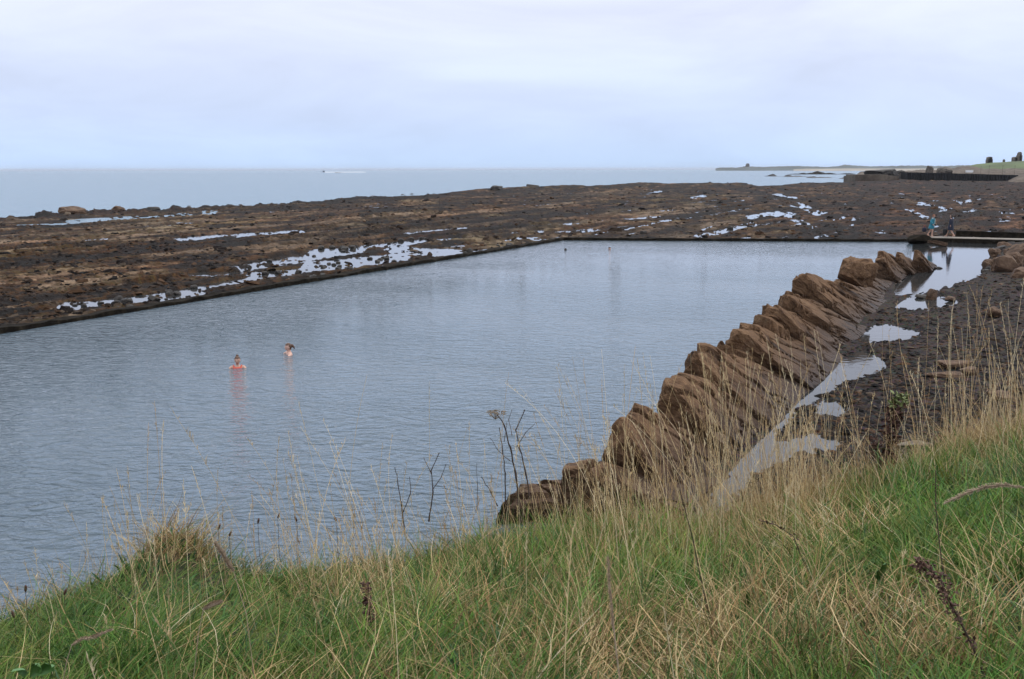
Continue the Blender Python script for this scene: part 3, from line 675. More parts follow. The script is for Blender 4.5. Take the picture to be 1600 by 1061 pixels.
tw = MB(); p = WY(1168, 261, 3150); tw.box(-5, 5, -5, 5, 0, 11); tw.box(-3.2, 3.2, -3.2, 3.2, 10.98, 14); tw.box(-13, -5.02, -6, 6, 0, 5)
tag(tw.build('ruined_tower', M['ruin'], loc=(p[0], 3150, p[2] - 3)), 'tiny square tower on the far hazy headland', 'tower')
landstrip('coast_slope', [(1325, 281), (1345, 268.5), (1370, 267.5), (1400, 268), (1430, 266), (1470, 265), (1500, 264.5), (1560, 264), (1640, 263), (1800, 262)], 470, 90, M['cliff'], jit=.10)
landstrip('turf_hill', [(1488, 266), (1505, 261), (1525, 256.5), (1550, 254), (1580, 252.3), (1600, 251), (1660, 248), (1800, 244)], 640, 220, M['turf'], jit=.02)
landstrip('hill_cliff', [(1470, 268), (1490, 262.5), (1500, 260.5), (1512, 259.2), (1524, 261), (1540, 264.2), (1640, 265.5), (1800, 265.5)], 600, 50, M['cliff'], jit=.08)
# rock mound and stacks by the harbour
def mound(u, v, w, hh, Y, mat, label, cat='rock', seed=1, blocky=.3, name='rock_stack'):
    p = WY(u, v, Y); me = stone_mesh(name, (w / 2, w / 2.4, hh), mat, seed, 2, .3, 1, blocky)
    tag(obj(name, me, loc=(p[0], p[1], p[2] + hh * .25)), label, cat)
mound(1376, 275, 12.5, 2.9, 430, ds, 'dark rounded rock mound at the seaward end of the harbour', seed=3, name='rock_mound')
mound(1404, 274, 6, 1.8, 440, ds, 'small dark rock between the mound and the harbour wall', seed=5, name='rock_mound')
mound(1452, 269, 3.4, 2.6, 450, M['ruin'], 'narrow square rock stack above the left end of the harbour wall', seed=8, blocky=.8)
mound(1477, 269, 6.4, 2.3, 450, M['ruin'], 'wide rock stack right of the narrow one above the harbour wall', seed=9, blocky=.4)
# harbour wall with vertical ribs
hw = MB(); p0 = WY(1416, 283, 420); p1 = WY(1592, 285, 395)
zt0 = WY(1416, 269, 420)[2]; zt1 = WY(1592, 273.5, 395)[2]
nr = 42
for i in range(nr):
    a, c = i / nr, (i + 1) / nr
    q0 = p0 + (p1 - p0) * a; q1 = p0 + (p1 - p0) * c; z0_, z1_ = zt0 + (zt1 - zt0) * a, zt0 + (zt1 - zt0) * c
    for (e0, e1, dy, dz) in ((0, .62, 0, 0), (.62, 1, .35, -.02)):
        xa = q0[0] + (q1[0] - q0[0]) * e0; xb = q0[0] + (q1[0] - q0[0]) * e1; ya = q0[1]
        hw.add([(xa, ya + dy - .6, -.5), (xb, ya + dy - .6, -.5), (xb, ya + 6, -.5), (xa, ya + 6, -.5), (xa, ya + dy, z0_ + dz), (xb, ya + dy, z1_ + dz), (xb, ya + 6, z1_ + dz), (xa, ya + 6, z0_ + dz)],
               [(3, 2, 1, 0), (4, 5, 6, 7), (0, 1, 5, 4), (1, 2, 6, 5), (2, 3, 7, 6), (3, 0, 4, 7)])
M['quay'] = rock_mat('quay_timber', [(.3, (.006, .006, .007)), (.5, (.014, .014, .017)), (.7, (.028, .028, .032))], .6, rough=.8, bd=.1, fine=2.0)
tag(hw.build('harbour_wall', M['quay']), 'long dark ribbed harbour wall in the distance at the right', 'harbour wall')
# landing block left of the harbour
lb = MB(); p = WY(1336, 281, 405); q = WY(1404, 281, 405); lb.box(0, q[0] - p[0], 0, 14, -.5, 2.6); lb.box(.5, q[0] - p[0] - 4, 1, 13, 2.58, 3.1)
tag(lb.build('landing', M['cliff'], loc=(p[0], 405, 0)), 'low grey-brown landing jutting out left of the harbour wall', 'jetty')
M['white'] = plain('white_paint', (.78, .78, .78), .6, .03)
M['darkmetal'] = plain('dark_metal', (.03, .03, .035), .5, .2)
sg = empty('noticeboard', tuple(WY(1514.5, 270.5, 400)))
tag(sg, 'small white rectangular board standing on the harbour wall', 'noticeboard')
b_ = MB(); b_.box(-1.5, 1.5, -.05, .05, .25, 1.15); b_.build('board', M['white'], sg)
for x in (-1.2, 1.2):
    b_ = MB(); b_.box(x - .06, x + .06, .052, .16, -.6, 1.1); b_.build('post', M['darkmetal'], sg)
lb = {1532: 'thin pole nearest the white board on the quay', 1545: 'second thin pole from the white board on the quay', 1566: 'third thin pole from the white board on the quay', 1585: 'thin pole nearest the right edge above the quay'}
for u, t_ in lb.items():
    b_ = MB(); b_.tube([(0, 0, 0), (0, 0, 3.6)], .05, 6); b_.box(-.14, .14, -.1, .1, 3.58, 3.68)
    p = WY(u, 273.5, 405); tag(b_.build('pole', M['tan_stone'], loc=tuple(p)), t_, 'pole', 'poles on the quay')
# rubble slope at the right end of the quay
landstrip('quay_ramp', [(1556, 292), (1572, 284), (1590, 275), (1620, 268), (1700, 264)], 372, 40, M['cliff'], jit=.1)
# ruins on the hill
def ruin(u, v, w, hh, label, steps):
    p = WY(u, v, 790); mb = MB()
    for (x0, x1, z1) in steps: mb.box(x0 * w, x1 * w, -.35 * w, .35 * w, -1.0, z1 * hh)
    o = mb.build('ruined_tower', M['ruin'], loc=tuple(p))
    tag(o, label, 'ruin')
    bv = o.modifiers.new('b', 'BEVEL'); bv.width = .25
ruin(1545.5, 254, 4.4, 4.2, 'squat lone ruined tower at the left of the green hill', [(-.5, .5, .62), (-.42, .4, .98), (-.2, .3, 1.05)])
ruin(1568.5, 253, 1.7, 2.0, 'smallest ruin stump between the two towers on the hill', [(-.5, .5, .8), (-.3, .2, 1.05)])
ruin(1588.5, 252.5, 6.4, 6.4, 'tallest ruin with a stepped broken wall near the right edge', [(-.5, .02, .5), (-.4, -.1, .56), (.03, .5, .75), (.12, .42, 1.02), (.22, .36, 1.15)])

# ------------------------------------------------------------------ boats
M['hull_white'] = plain('white_hull', (.75, .76, .78), .35, .05); M['hull_dark'] = plain('dark_hull', (.02, .025, .04), .4, .2)
def boat(loc, ln, rz, hullm, cabm, label, cabin=True):
    e = empty('motor_boat', loc, rz); tag(e, label, 'boat')
    mb = MB(); rings = []
    for i in range(9):
        t = i / 8; w = .16 * ln * math.sin(min(1, (1 - t) * 1.6 + .02) * math.pi / 2) ** .7; zk = -.25 + .5 * t ** 3; zt = .055 * ln + .05 * ln * t ** 2; x = (t - .5) * ln
        rings.append([(x, -w, zt), (x, -w * .75, zk + .25), (x, 0, zk), (x, w * .75, zk + .25), (x, w, zt)])
    mb.rings(rings); mb.build('hull', hullm, e)
    if cabin:
        c = MB(); c.box(-.12 * ln, .16 * ln, -.09 * ln, .09 * ln, .05 * ln, .22 * ln); c.box(-.15 * ln, .19 * ln, -.1 * ln, .1 * ln, .221 * ln, .235 * ln); c.tube([(0, 0, .23 * ln), (0, 0, .36 * ln)], .04)
        c.build('wheelhouse', cabm, e)
        g = MB(); g.box(.161 * ln, .163 * ln, -.075 * ln, .075 * ln, .14 * ln, .2 * ln); g.build('windscreen', M['hull_dark'], e)
    else:
        c = MB(); c.box(-.5 * ln - .3, -.5 * ln, -.2, .2, .0, .9); c.build('outboard_motor', M['hull_dark'], e)
p = W(505.5, 269.3, -.08)
boat((p[0], p[1], -.05), 12, .35, M['hull_white'], M['hull_dark'], 'small motor boat with a dark wheelhouse out on the open sea')
p2 = W(528, 270.2, -.08)
boat((p2[0], p2[1], -.05), 10, 3.4, plain('grey_hull', (.14, .16, .2), .5), M['hull_dark'], 'low grey open boat behind the motor boat at sea', False)
wk = MB(); n = 20
for s_ in range(n):
    a, c = s_ / n, (s_ + 1) / n
    f = lambda t: (p[0] + 4 + (p2[0] - p[0] - 8) * t, p[1] - 2 + 3 * math.sin(t * 7))
    x0, y0 = f(a); x1, y1 = f(c); w0, w1 = 5 + 3 * math.sin(a * 20), 5 + 3 * math.sin(c * 20)
    wk.add([(x0, y0 - w0, -.02), (x1, y1 - w1, -.02), (x1, y1 + w1, -.02), (x0, y0 + w0, -.02), (x0, y0, .75), (x1, y1, .75)], [(0, 1, 5, 4), (4, 5, 2, 3)])
tag(wk.build('wake', plain('foam', (.7, .72, .75), .6, .1, 1.0)), 'white foam wake streaming between the two boats', 'foam', kind='stuff')

# ------------------------------------------------------------------ people
M['skin'] = plain('skin', (.55, .33, .25), .5, .08); M['skin2'] = plain('pale_skin', (.62, .38, .30), .5, .08)
M['hair'] = plain('brown_hair', (.10, .05, .03), .6, .4, 40); M['hair_d'] = plain('dark_hair', (.02, .014, .012), .6, .3, 40); M['hair_r'] = plain('auburn_hair', (.22, .08, .03), .6, .3, 40)
M['coral'] = plain('coral_swimsuit', (.70, .10, .06), .5, .1); M['maroon'] = plain('maroon_swimsuit', (.16, .03, .035), .5, .1)
M['teal'] = plain('teal_robe', (.03, .20, .27), .85, .25); M['navy'] = plain('navy_coat', (.018, .022, .042), .85, .3); M['black'] = plain('black_cloth', (.012, .012, .014), .8, .2)
M['red'] = plain('red_cloth', (.35, .04, .03), .8, .2); M['lip'] = plain('lips', (.42, .10, .09), .5, .05); M['eye'] = plain('eye', (.03, .02, .02), .3, .1); M['pale'] = plain('pale_strap', (.45, .55, .55), .8, .1)
def eval_mesh(o):
    dg = bpy.context.evaluated_depsgraph_get(); dg.update(); me = bpy.data.meshes.new_from_object(o.evaluated_get(dg)); return me
def skin(verts, edges, rads, sub=2):
    me = bpy.data.meshes.new('t'); me.from_pydata(verts, edges, []); o = bpy.data.objects.new('t', me); COL.objects.link(o)
    m = o.modifiers.new('s', 'SKIN'); m.use_smooth_shade = True
    for i, r in enumerate(rads): me.skin_vertices[0].data[i].radius = r if hasattr(r, '__len__') else (r, r)
    me.skin_vertices[0].data[0].use_root = True
    s = o.modifiers.new('u', 'SUBSURF'); s.levels = sub; s.render_levels = sub
    r = eval_mesh(o); V = [tuple(v.co) for v in r.vertices]; Fs = [tuple(p.vertices) for p in r.polygons]
    bpy.data.objects.remove(o); return V, Fs
def fuse(parts, vox, name, mat, sm=4):
    mb = MB()
    for V, Fs in parts: mb.add(V, Fs)
    me = bpy.data.meshes.new('t'); me.from_pydata(mb.v, [], mb.f); o = bpy.data.objects.new('t', me); COL.objects.link(o)
    m = o.modifiers.new('r', 'REMESH'); m.mode = 'VOXEL'; m.voxel_size = vox; m.use_smooth_shade = True
    s = o.modifiers.new('s', 'SMOOTH'); s.iterations = sm; s.factor = .5
    r = eval_mesh(o); bpy.data.objects.remove(o); r.name = name; r.materials.clear(); r.materials.append(mat)
    r.polygons.foreach_set('use_smooth', [True] * len(r.polygons)); return r
def headf(p):                            # face towards -Y
    q = Vector(p)
    if q.z < 0: q.x *= 1 + .28 * q.z; q.y *= 1 + .12 * q.z
    if q.y > 0: q.y *= 1.08
    if q.y < -.75 and -.35 < q.z < .25 and abs(q.x) < .3: q.y -= .22 * (1 - abs(q.x) / .3) * (1 - abs(q.z + .08) / .35)
    if q.y < -.6 and .05 < q.z < .3 and .2 < abs(q.x) < .55: q.y += .09
    return q
def person(loc, rz, label, pose, skinm, hairm, hairkind, vox=.014, head_turn=0., lean=0., tiltx=0.):
    J = dict(pelvis=(0, 0, .92), waist=(0, 0, 1.08), chest=(0, 0, 1.26), neck=(0, .01, 1.42), head0=(0, -.01, 1.50))
    Rr = dict(pelvis=(.145, .11), waist=(.115, .09), chest=(.14, .10), neck=(.052, .055), head0=.05)
    E = [('pelvis', 'waist'), ('waist', 'chest'), ('chest', 'neck'), ('neck', 'head0')]
    for s, sx in (('l', -1), ('r', 1)):
        P = pose[s]
        for nme, rad in (('sh', .062), ('el', .042), ('wr', .028), ('ha', .034), ('hip', .10), ('kn', .062), ('an', .040), ('heel', .04), ('toe', .03)):
            J[nme + s] = P[nme]; Rr[nme + s] = rad
        for i, fg in enumerate((-.028, -.009, .010, .028)):
            w = Vector(P['wr']); hh = Vector(P['ha']); d = (hh - w).normalized(); sd_ = d.cross(Vector((0, 1, 0.01))).normalized()
            k = hh + d * .02 + sd_ * fg; J['f%d%s' % (i, s)] = tuple(k); J['g%d%s' % (i, s)] = tuple(k + d * (.045, .055, .05, .038)[i] + Vector((0, -.012, -.004))); Rr['f%d%s' % (i, s)] = .010; Rr['g%d%s' % (i, s)] = .008
            E += [('ha' + s, 'f%d%s' % (i, s)), ('f%d%s' % (i, s), 'g%d%s' % (i, s))]
        th = Vector(P['ha']) - d * .03 + sd_ * -.05 + Vector((0, -.02, 0)); J['th' + s] = tuple(th); Rr['th' + s] = .010; E.append(('wr' + s, 'th' + s))
        E += [('chest', 'sh' + s), ('sh' + s, 'el' + s), ('el' + s, 'wr' + s), ('wr' + s, 'ha' + s), ('pelvis', 'hip' + s), ('hip' + s, 'kn' + s), ('kn' + s, 'an' + s), ('an' + s, 'heel' + s), ('an' + s, 'toe' + s)]
    ks = list(J); V, Fs = skin([J[k] for k in ks], [(ks.index(a), ks.index(b)) for a, b in E], [Rr[k] for k in ks])
    hb_ = MB(); hb_.ball((0, 0, 0), (.076, .095, .118), 24, 18, fn=headf)
    for sx in (-1, 1): hb_.ball((sx * .077, .012, -.005), (.012, .02, .032), 8, 6)
    hb_.ball((0, -.085, -.055), (.024, .012, .010), 8, 5)
    HC = Vector((0, -.02, 1.555)); HM = Matrix.Translation(HC) @ Matrix.Rotation(head_turn, 4, 'Z') @ Matrix.Rotation(tiltx, 4, 'X')
    HV = [tuple(HM @ Vector(p)) for p in hb_.v]
    me = fuse([(V, Fs), (HV, hb_.f)], vox, 'person', skinm, 3)
    o = obj('person', me, loc=loc); o.rotation_euler = (lean, 0, rz); tag(o, label, 'person')
    # hair
    hr = MB()
    def hf(p):
        q = headf(p); return q
    hr.ball((0, .006, .008), (.084, .104, .124), 24, 18, fn=hf)
    keepf = []
    for f in hr.f:
        c = sum((Vector(hr.v[i]) for i in f), Vector()) / len(f)
        if not (c.y < .0 and c.z < .072 + .2 * (c.y + .06)) and not (c.z < -.05 and c.y < .05): keepf.append(f)
    hr.f = keepf; hr.m = [0] * len(keepf)
    if hairkind == 'bun': hr.ball((0, .04, .13), .036, 10, 8)
    if hairkind == 'knot': hr.ball((0, .125, .03), (.045, .05, .05), 10, 8); hr.tube([(0, .14, .02), (0, .18, -.02), (0, .19, -.08)], [.035, .025, .01], 8)
    if hairkind == 'long':
        hr.ball((0, .05, -.07), (.085, .065, .14), 14, 10)
    hr.v = [tuple(HM @ Vector(p)) for p in hr.v]
    hr.build('hair', hairm, o, True)
    for sx in (-1, 1):
        e = MB(); e.ball((sx * .029, -.088, .014), (.011, .006, .007), 8, 6); e.v = [tuple(HM @ Vector(p)) for p in e.v]; e.build('eye', M['eye'], o, True)
    e = MB(); e.ball((0, -.094, -.056), (.022, .007, .006), 8, 6); e.v = [tuple(HM @ Vector(p)) for p in e.v]; e.build('mouth', M['lip'], o, True)
    return o, J
def limbs(sh=.175, el=(.30, -.05, 1.12), wr=(.42, -.25, 1.1), kn=(.10, -.02, .48), an=(.10, .02, .08), shz=1.37, side=None):
    out = {}
    for s, sx in (('l', -1), ('r', 1)):
        f = lambda p: (p[0] * sx, p[1], p[2])
        g = side.get(s, {}) if side else {}
        e_, w_, k_, a_ = g.get('el', el), g.get('wr', wr), g.get('kn', kn), g.get('an', an)
        d = (Vector(w_) - Vector(e_)).normalized() * .075
        out[s] = dict(sh=f((sh, .01, shz)), el=f(e_), wr=f(w_), ha=f(tuple(Vector(w_) + d)), hip=f((.09, 0, .86)), kn=f(k_), an=f(a_), heel=f((a_[0], a_[1] + .04, a_[2] - .05)), toe=f((a_[0] + .01, a_[1] - .15, a_[2] - .05)))
    return out
def torso_cloth(name, mat, parent, zs, grow=1.0, sleeves=None, vox=.014):
    mb = MB(); rings = []
    for z, rx, ry, oy in zs: rings.append([(rx * math.cos(a), oy + ry * math.sin(a), z) for a in np.linspace(0, 2 * math.pi, 25)[:-1]])
    mb.rings(rings)
    parts = [(mb.v, mb.f)]
    for ch, rd in (sleeves or []):
        t = MB(); t.tube(ch, rd, 12); parts.append((t.v, t.f))
    me = fuse(parts, vox, name, mat, 3); return obj(name, me, parent)
# near swimmers
p = W(371.5, 574.5); o, J = person((p[0], p[1], -1.345), math.radians(8), 'swimmer in a coral swimsuit with a hair bun, facing the shore', limbs(el=(.27, -.14, 1.20), wr=(.30, -.36, 1.18)), M['skin'], M['hair'], 'bun', tiltx=.08)
suit = [(.80, .13, .10, 0), (.92, .168, .125, 0), (1.08, .14, .108, 0), (1.24, .168, .125, -.012), (1.33, .165, .105, -.01), (1.375, .12, .08, .0)]
torso_cloth('swimsuit', M['coral'], o, suit, sleeves=[([(-.10, -.08, 1.33), (-.11, -.02, 1.425), (-.10, .07, 1.36)], .022), ([(.10, -.08, 1.33), (.11, -.02, 1.425), (.10, .07, 1.36)], .022)])
p = W(451.5, 553.5); o, J = person((p[0], p[1], -1.34), math.radians(-62), 'swimmer with dark knotted hair seen side on, turned to the left', limbs(el=(.34, -.16, 1.24), wr=(.36, -.40, 1.24)), M['skin2'], M['hair'], 'knot', tiltx=.05)
torso_cloth('swimsuit', M['maroon'], o, suit[:5], sleeves=[([(-.10, -.09, 1.30), (-.10, -.03, 1.40), (-.09, .07, 1.33)], .014), ([(.10, -.09, 1.30), (.10, -.03, 1.40), (.09, .07, 1.33)], .014)])
# far swimmers, low in the water
p = W(883.5, 391); o, J = person((p[0], p[1], -1.535), math.radians(200), 'left one of two distant swimmers by the far wall, only a head showing', limbs(el=(.36, -.12, 1.22), wr=(.42, -.36, 1.25)), M['skin2'], M['hair_d'], 'knot', .018, tiltx=-.3)
torso_cloth('swimsuit', M['black'], o, suit, vox=.018)
p = W(952.5, 389.5); o, J = person((p[0], p[1], -1.52), math.radians(20), 'right one of two distant swimmers by the far wall, dark shoulders just awash', limbs(el=(.36, -.12, 1.28), wr=(.42, -.36, 1.27)), M['skin'], M['hair_d'], 'short', .018)
torso_cloth('swimsuit', M['black'], o, suit, vox=.018)
# walkers on the causeway
zc = .40
def onway(u, off=.55):
    t = 0
    a = Cc + nCD * off; d = ray(u, 378); r_ = d[0] / d[1]
    s = (r_ * a[1] - a[0]) / (dCD[0] - r_ * dCD[1]); q = a + dCD * s; return q
q = onway(1452)
o, J = person((q[0], q[1], zc), math.radians(55), 'walker in a teal knee-length robe with bare legs, leaning forward on the causeway', limbs(side=dict(l=dict(el=(.25, .06, 1.12), wr=(.24, -.12, .95), kn=(.09, -.14, .50), an=(.09, -.16, .08)), r=dict(el=(.24, .02, 1.12), wr=(.20, -.18, 1.02), kn=(.09, .04, .48), an=(.09, .20, .10)))), M['skin'], M['hair_r'], 'short', .016, tiltx=.35, lean=.12)
torso_cloth('robe', M['teal'], o, [(.60, .235, .20, .01), (.80, .225, .19, .0), (1.0, .20, .155, 0), (1.2, .205, .15, 0), (1.34, .20, .13, 0), (1.41, .11, .09, .01), (1.44, .085, .08, .01)],
            sleeves=[([(-.17, .01, 1.36), (-.25, .06, 1.12), (-.24, -.10, .97)], [.085, .08, .085]), ([(.17, .01, 1.36), (.24, .02, 1.12), (.20, -.16, 1.03)], [.085, .08, .085])], vox=.018)
tb = MB(); tb.box(-.045, .045, -.18, -.165, .98, 1.36); tb.build('towel', M['pale'], o)
q2 = onway(1445.5, .7)
bg_ = MB(); bg_.ball((0, 0, .22), (.20, .12, .20), 14, 10, fn=lambda p: Vector((max(-.8, min(.8, p.x)), p.y, max(-.85, min(.8, p.z))))); 
e = empty('bag', (q2[0] - .12, q2[1], zc + .28)); tag(e, 'dark blue bag hanging at the teal robed walker\'s side', 'bag')
bg_.build('bag_body', M['navy'], e, True)
hd = MB(); hd.tube([(-.1, 0, .36), (-.06, 0, .52), (.06, 0, .52), (.1, 0, .36)], .014, 6); hd.build('handle', M['red'], e)
q = onway(1484)
o, J = person((q[0], q[1], zc), math.radians(235), 'walker in a long dark navy coat striding along the causeway', limbs(side=dict(l=dict(el=(.24, .04, 1.12), wr=(.22, .0, .88), kn=(.09, -.2, .50), an=(.09, -.30, .09)), r=dict(el=(.24, .04, 1.12), wr=(.23, .02, .88), kn=(.09, .06, .47), an=(.09, .30, .12)))), M['skin'], M['hair_d'], 'long', .016)
torso_cloth('coat', M['navy'], o, [(.52, .25, .23, .0), (.75, .235, .20, .0), (1.0, .20, .155, 0), (1.2, .205, .15, 0), (1.34, .20, .13, 0), (1.41, .11, .09, .01), (1.45, .09, .085, .01)],
            sleeves=[([(-.17, .01, 1.36), (-.24, .04, 1.12), (-.22, .0, .92)], [.08, .075, .07]), ([(.17, .01, 1.36), (.24, .04, 1.12), (.23, .02, .92)], [.08, .075, .07])], vox=.018)
q2 = onway(1475.5, .6)
e = empty('bag', (q2[0], q2[1], zc + .18)); tag(e, 'black bag carried low beside the dark coated walker', 'bag')
bg_ = MB(); bg_.ball((0, 0, .22), (.19, .14, .25), 14, 10, fn=lambda p: Vector((max(-.8, min(.8, p.x)), p.y, max(-.85, min(.8, p.z))))); bg_.build('bag_body', M['black'], e, True)
hd = MB(); hd.tube([(-.1, 0, .40), (-.05, 0, .62), (.06, 0, .62), (.1, 0, .40)], .014, 6); hd.build('handle', M['black'], e)
# sloping slab under the walker
boulder(1464, 381, (.8, .3, .24), M['boulder'], 'brown rock ramp sloping down to the water at the walkers\' feet', z=.18, blocky=.8, rz=-.1, n=2, name='rock_ramp', cat='rock', sink=.6).rotation_euler = (0, .22, -.15)
boulder(1436, 379, (.9, .6, .55), M['weed_wall'], 'dark weedy rock left of the walkers at the end of the causeway', z=.1, blocky=.3, n=1, name='boulder', sink=.5)

# ------------------------------------------------------------------ grassy bank
ED = np.array([(-1500, 1000, 5.5), (-400, 1000, 6.0), (-150, 1000, 6.6), (0, 978, 6.9), (100, 934, 7.0), (190, 898, 7.1), (230, 882, 7.2), (330, 886, 7.1), (430, 900, 6.9), (600, 892, 6.9), (760, 860, 7.2), (900, 838, 7.5), (1050, 832, 7.7),
               (1150, 826, 7.9), (1250, 790, 8.1), (1330, 766, 8.3), (1400, 742, 8.5), (1480, 714, 8.7), (1600, 676, 9.1), (1800, 620, 9.6), (3000, 600, 9.6)], float)
def bank(x, y):
    x = np.asarray(x, float); y = np.asarray(y, float)
    yy = np.maximum(y, 1.0)
    u = 800 + F * x / (yy * .986 + .35)
    u = np.clip(u, -1400, 2900)
    v = np.interp(u, ED[:, 0], ED[:, 1]); E = np.interp(u, ED[:, 0], ED[:, 2]) + .25 * vn(x * .9, y * 0 + 3, s=3)
    ang = TH + np.arctan((v - 530.5) / F)
    D = E * np.tan(ang)
    t = np.clip((y - 1.0) / (E - 1.0), -3, 1)
    drop = 1.42 + (D - 1.42) * np.where(t > 0, t, t * .1)
    z = H - drop + .05 * fbm(x * 1.1, y * 1.1, s=2, o=3) + .02 * fbm(x * 5, y * 5, s=4, o=2)
    ov = y - E
    z = np.where(ov > 0, z - 1.1 * ov - .9 * np.clip(ov, 0, 1) ** 2, z)
    mu = u
    z = z + .20 * np.exp(-((u - 262) / 62) ** 2 - ((y - (E - .15)) / .45) ** 2)
    return np.maximum(z, -.9), u, ov
gx, gy = np.meshgrid(np.arange(-14, 18, .11), np.concatenate([np.arange(-40, -2, 1.5), np.arange(-2, 13, .09)]))
gz, _, gov = bank(gx, gy)
m, nt, b = newmat('bank_soil')
vv = mapping(nt); n1 = noisen(nt, vv, 3.0, 6.0, .7); n2 = noisen(nt, vv, 30.0, 4.0, .7)
L(nt, mixc(nt, .6, rampn(nt, n1, [(.3, (.012, .011, .006)), (.5, (.028, .024, .011)), (.7, (.055, .040, .020))]), rampn(nt, n2, [(.3, (.4, .4, .4)), (.7, (1.2, 1.2, 1.2))]), 'MULTIPLY'), b.inputs['Base Color'])
b.inputs['Roughness'].default_value = .95; bump(nt, n2, b, .03)
tag(obj('grass_bank', mesh_np('grass_bank', np.stack([gx, gy, gz], -1), grid_faces(*gx.shape)[:, ::-1], m, True)), kind='structure')

M['blade'] = tint_mat('grass_blade', .6, .2, .12); M['straw'] = tint_mat('dry_straw', .75, .2, .08)
def strand_pts(base, hgt, az, th0, bend, seg, curl=None):
    n = len(base); t = np.linspace(0, 1, seg + 1)[None]
    th = th0[:, None] + bend[:, None] * t ** 1.3
    st = (hgt / seg)[:, None]
    dx = np.sin(th) * st; dz = np.cos(th) * st
    rx = np.concatenate([np.zeros((n, 1)), np.cumsum(dx[:, :-1], 1)], 1); rz = np.concatenate([np.zeros((n, 1)), np.cumsum(dz[:, :-1], 1)], 1)
    a = az[:, None] + (0 if curl is None else curl[:, None] * t)
    return np.stack([base[:, None, 0] + rx * np.cos(a), base[:, None, 1] + rx * np.sin(a), base[:, None, 2] + rz], -1)
def strands(name, P, wid, cb, ct, mat, ring=2, taper=None, smooth=False):
    n, k, _ = P.shape
    t = np.linspace(0, 1, k)
    tp = (1 - t ** 2.2) * .93 + .07 if taper is None else taper
    ang = RNG.uniform(-.9, .9, n)
    if ring == 2:
        sdv = np.stack([np.cos(ang), np.sin(ang), np.zeros(n)], -1)
        off = sdv[:, None] * (wid[:, None] * tp[None])[..., None] * .5
        V = np.stack([P - off, P + off], 2)
    else:
        V = []
        for q in range(ring):
            a = 2 * math.pi * q / ring
            o_ = np.stack([math.cos(a) * np.ones(n), math.sin(a) * np.ones(n), np.zeros(n)], -1)
            V.append(P + o_[:, None] * (wid[:, None] * tp[None])[..., None] * .5)
        V = np.stack(V, 2)
    R_ = V.shape[2]
    fs = []
    for i in range(k - 1):
        for q in range(1 if ring == 2 else ring):
            q2 = (q + 1) % R_
            fs.append((i * R_ + q, i * R_ + q2, (i + 1) * R_ + q2, (i + 1) * R_ + q))
    Fq = (np.array(fs)[None] + np.arange(n)[:, None, None] * (k * R_)).reshape(-1, 4)
    tt = t[None, :, None, None]
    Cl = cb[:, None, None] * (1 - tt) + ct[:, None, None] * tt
    Cl = np.broadcast_to(Cl, (n, k, R_, 3)).reshape(-1, 3)
    return obj(name, mesh_np(name, V, Fq, mat, smooth, {'tint': ('FLOAT_COLOR', Cl)}))
def sample(n, umin=-160, umax=1760, ymin=1.3, over=.7, pw=1.0):
    r = RNG.uniform((umin - 800) / F, (umax - 800) / F, n); u = 800 + F * r
    E = np.interp(u, ED[:, 0], ED[:, 2])
    y = ymin + (E + over - ymin) * RNG.random(n) ** pw
    x = r * (y * .986 + .35)
    z, u2, ov = bank(x, y)
    uu, vv_ = proj(np.stack([x, y, z], -1))
    return x, y, z, u, vv_, ov
GB = lambda u, v, cu, cv, su, sv: np.exp(-((u - cu) / su) ** 2 - ((v - cv) / sv) ** 2)
GREEN = np.array([(.042, .092, .018), (.062, .128, .024), (.092, .165, .032), (.048, .100, .034), (.125, .155, .038)]); DRY = np.array([(.50, .36, .17), (.60, .46, .25), (.40, .25, .11), (.22, .14, .07), (.64, .55, .37)])
def dryness(x, y, u, v, ov):
    d = .20 + .85 * fbm(x * .9, y * .9, s=91, o=3) + .25 * fbm(x * 4, y * 4, s=92, o=2)
    d += .45 * np.exp(-((ov + .25) / .45) ** 2) * np.where(u > 650, 1, .35)
    d += 2.2 * GB(u, v, 262, 862, 85, 38) + .35 * GB(u, v, 60, 930, 90, 40) + .5 * GB(u, v, 1300, 1060, 380, 60) + .3 * GB(u, v, 560, 960, 150, 80) + .4 * GB(u, v, 1520, 680, 130, 50) + .3 * GB(u, v, 930, 800, 120, 40)
    d -= .35 * np.clip((620 - u) / 300, 0, 1) + .9 * GB(u, v, 300, 920, 160, 55) + .8 * GB(u, v, 1060, 860, 120, 50) + .5 * GB(u, v, 650, 980, 90, 70) + .45 * GB(u, v, 1440, 830, 230, 70) + .3 * GB(u, v, 150, 980, 160, 60) + .4 * GB(u, v, 780, 900, 120, 50)
    return np.clip(d, 0.02, .97)
# tussocks of lush and fading blades
nc = 2300
cx, cy, cz, cu_, cv_, cov = sample(nc, pw=.9, ymin=1.5, over=.5)
cr_ = RNG.uniform(.05, .17, nc) * (.6 + cy * .07); cd_ = dryness(cx, cy, cu_, cv_, cov); ch_ = np.clip(RNG.gamma(6, .17, nc), .35, 2.2)
chue = RNG.uniform(.75, 1.3, (nc, 3)) ** .5; cgi = RNG.integers(0, 5, nc)
per = np.full(nc, 85); ci = np.repeat(np.arange(nc), per); n = len(ci)
ox, oy = RNG.normal(0, 1, n), RNG.normal(0, 1, n)
x = cx[ci] + ox * cr_[ci]; y = cy[ci] + oy * cr_[ci]; z, u, ov = bank(x, y); u_, v = proj(np.stack([x, y, z], -1))
rad = np.hypot(ox, oy); lowg = GB(u, v, 290, 930, 190, 70)
isdry = RNG.random(n) < cd_[ci] ** 1.6 * .9
hg = np.clip(RNG.gamma(5, .03, n) * ch_[ci], .04, .5) * (1 - .35 * lowg) * (1 + .6 * GB(u, v, 262, 868, 70, 30))
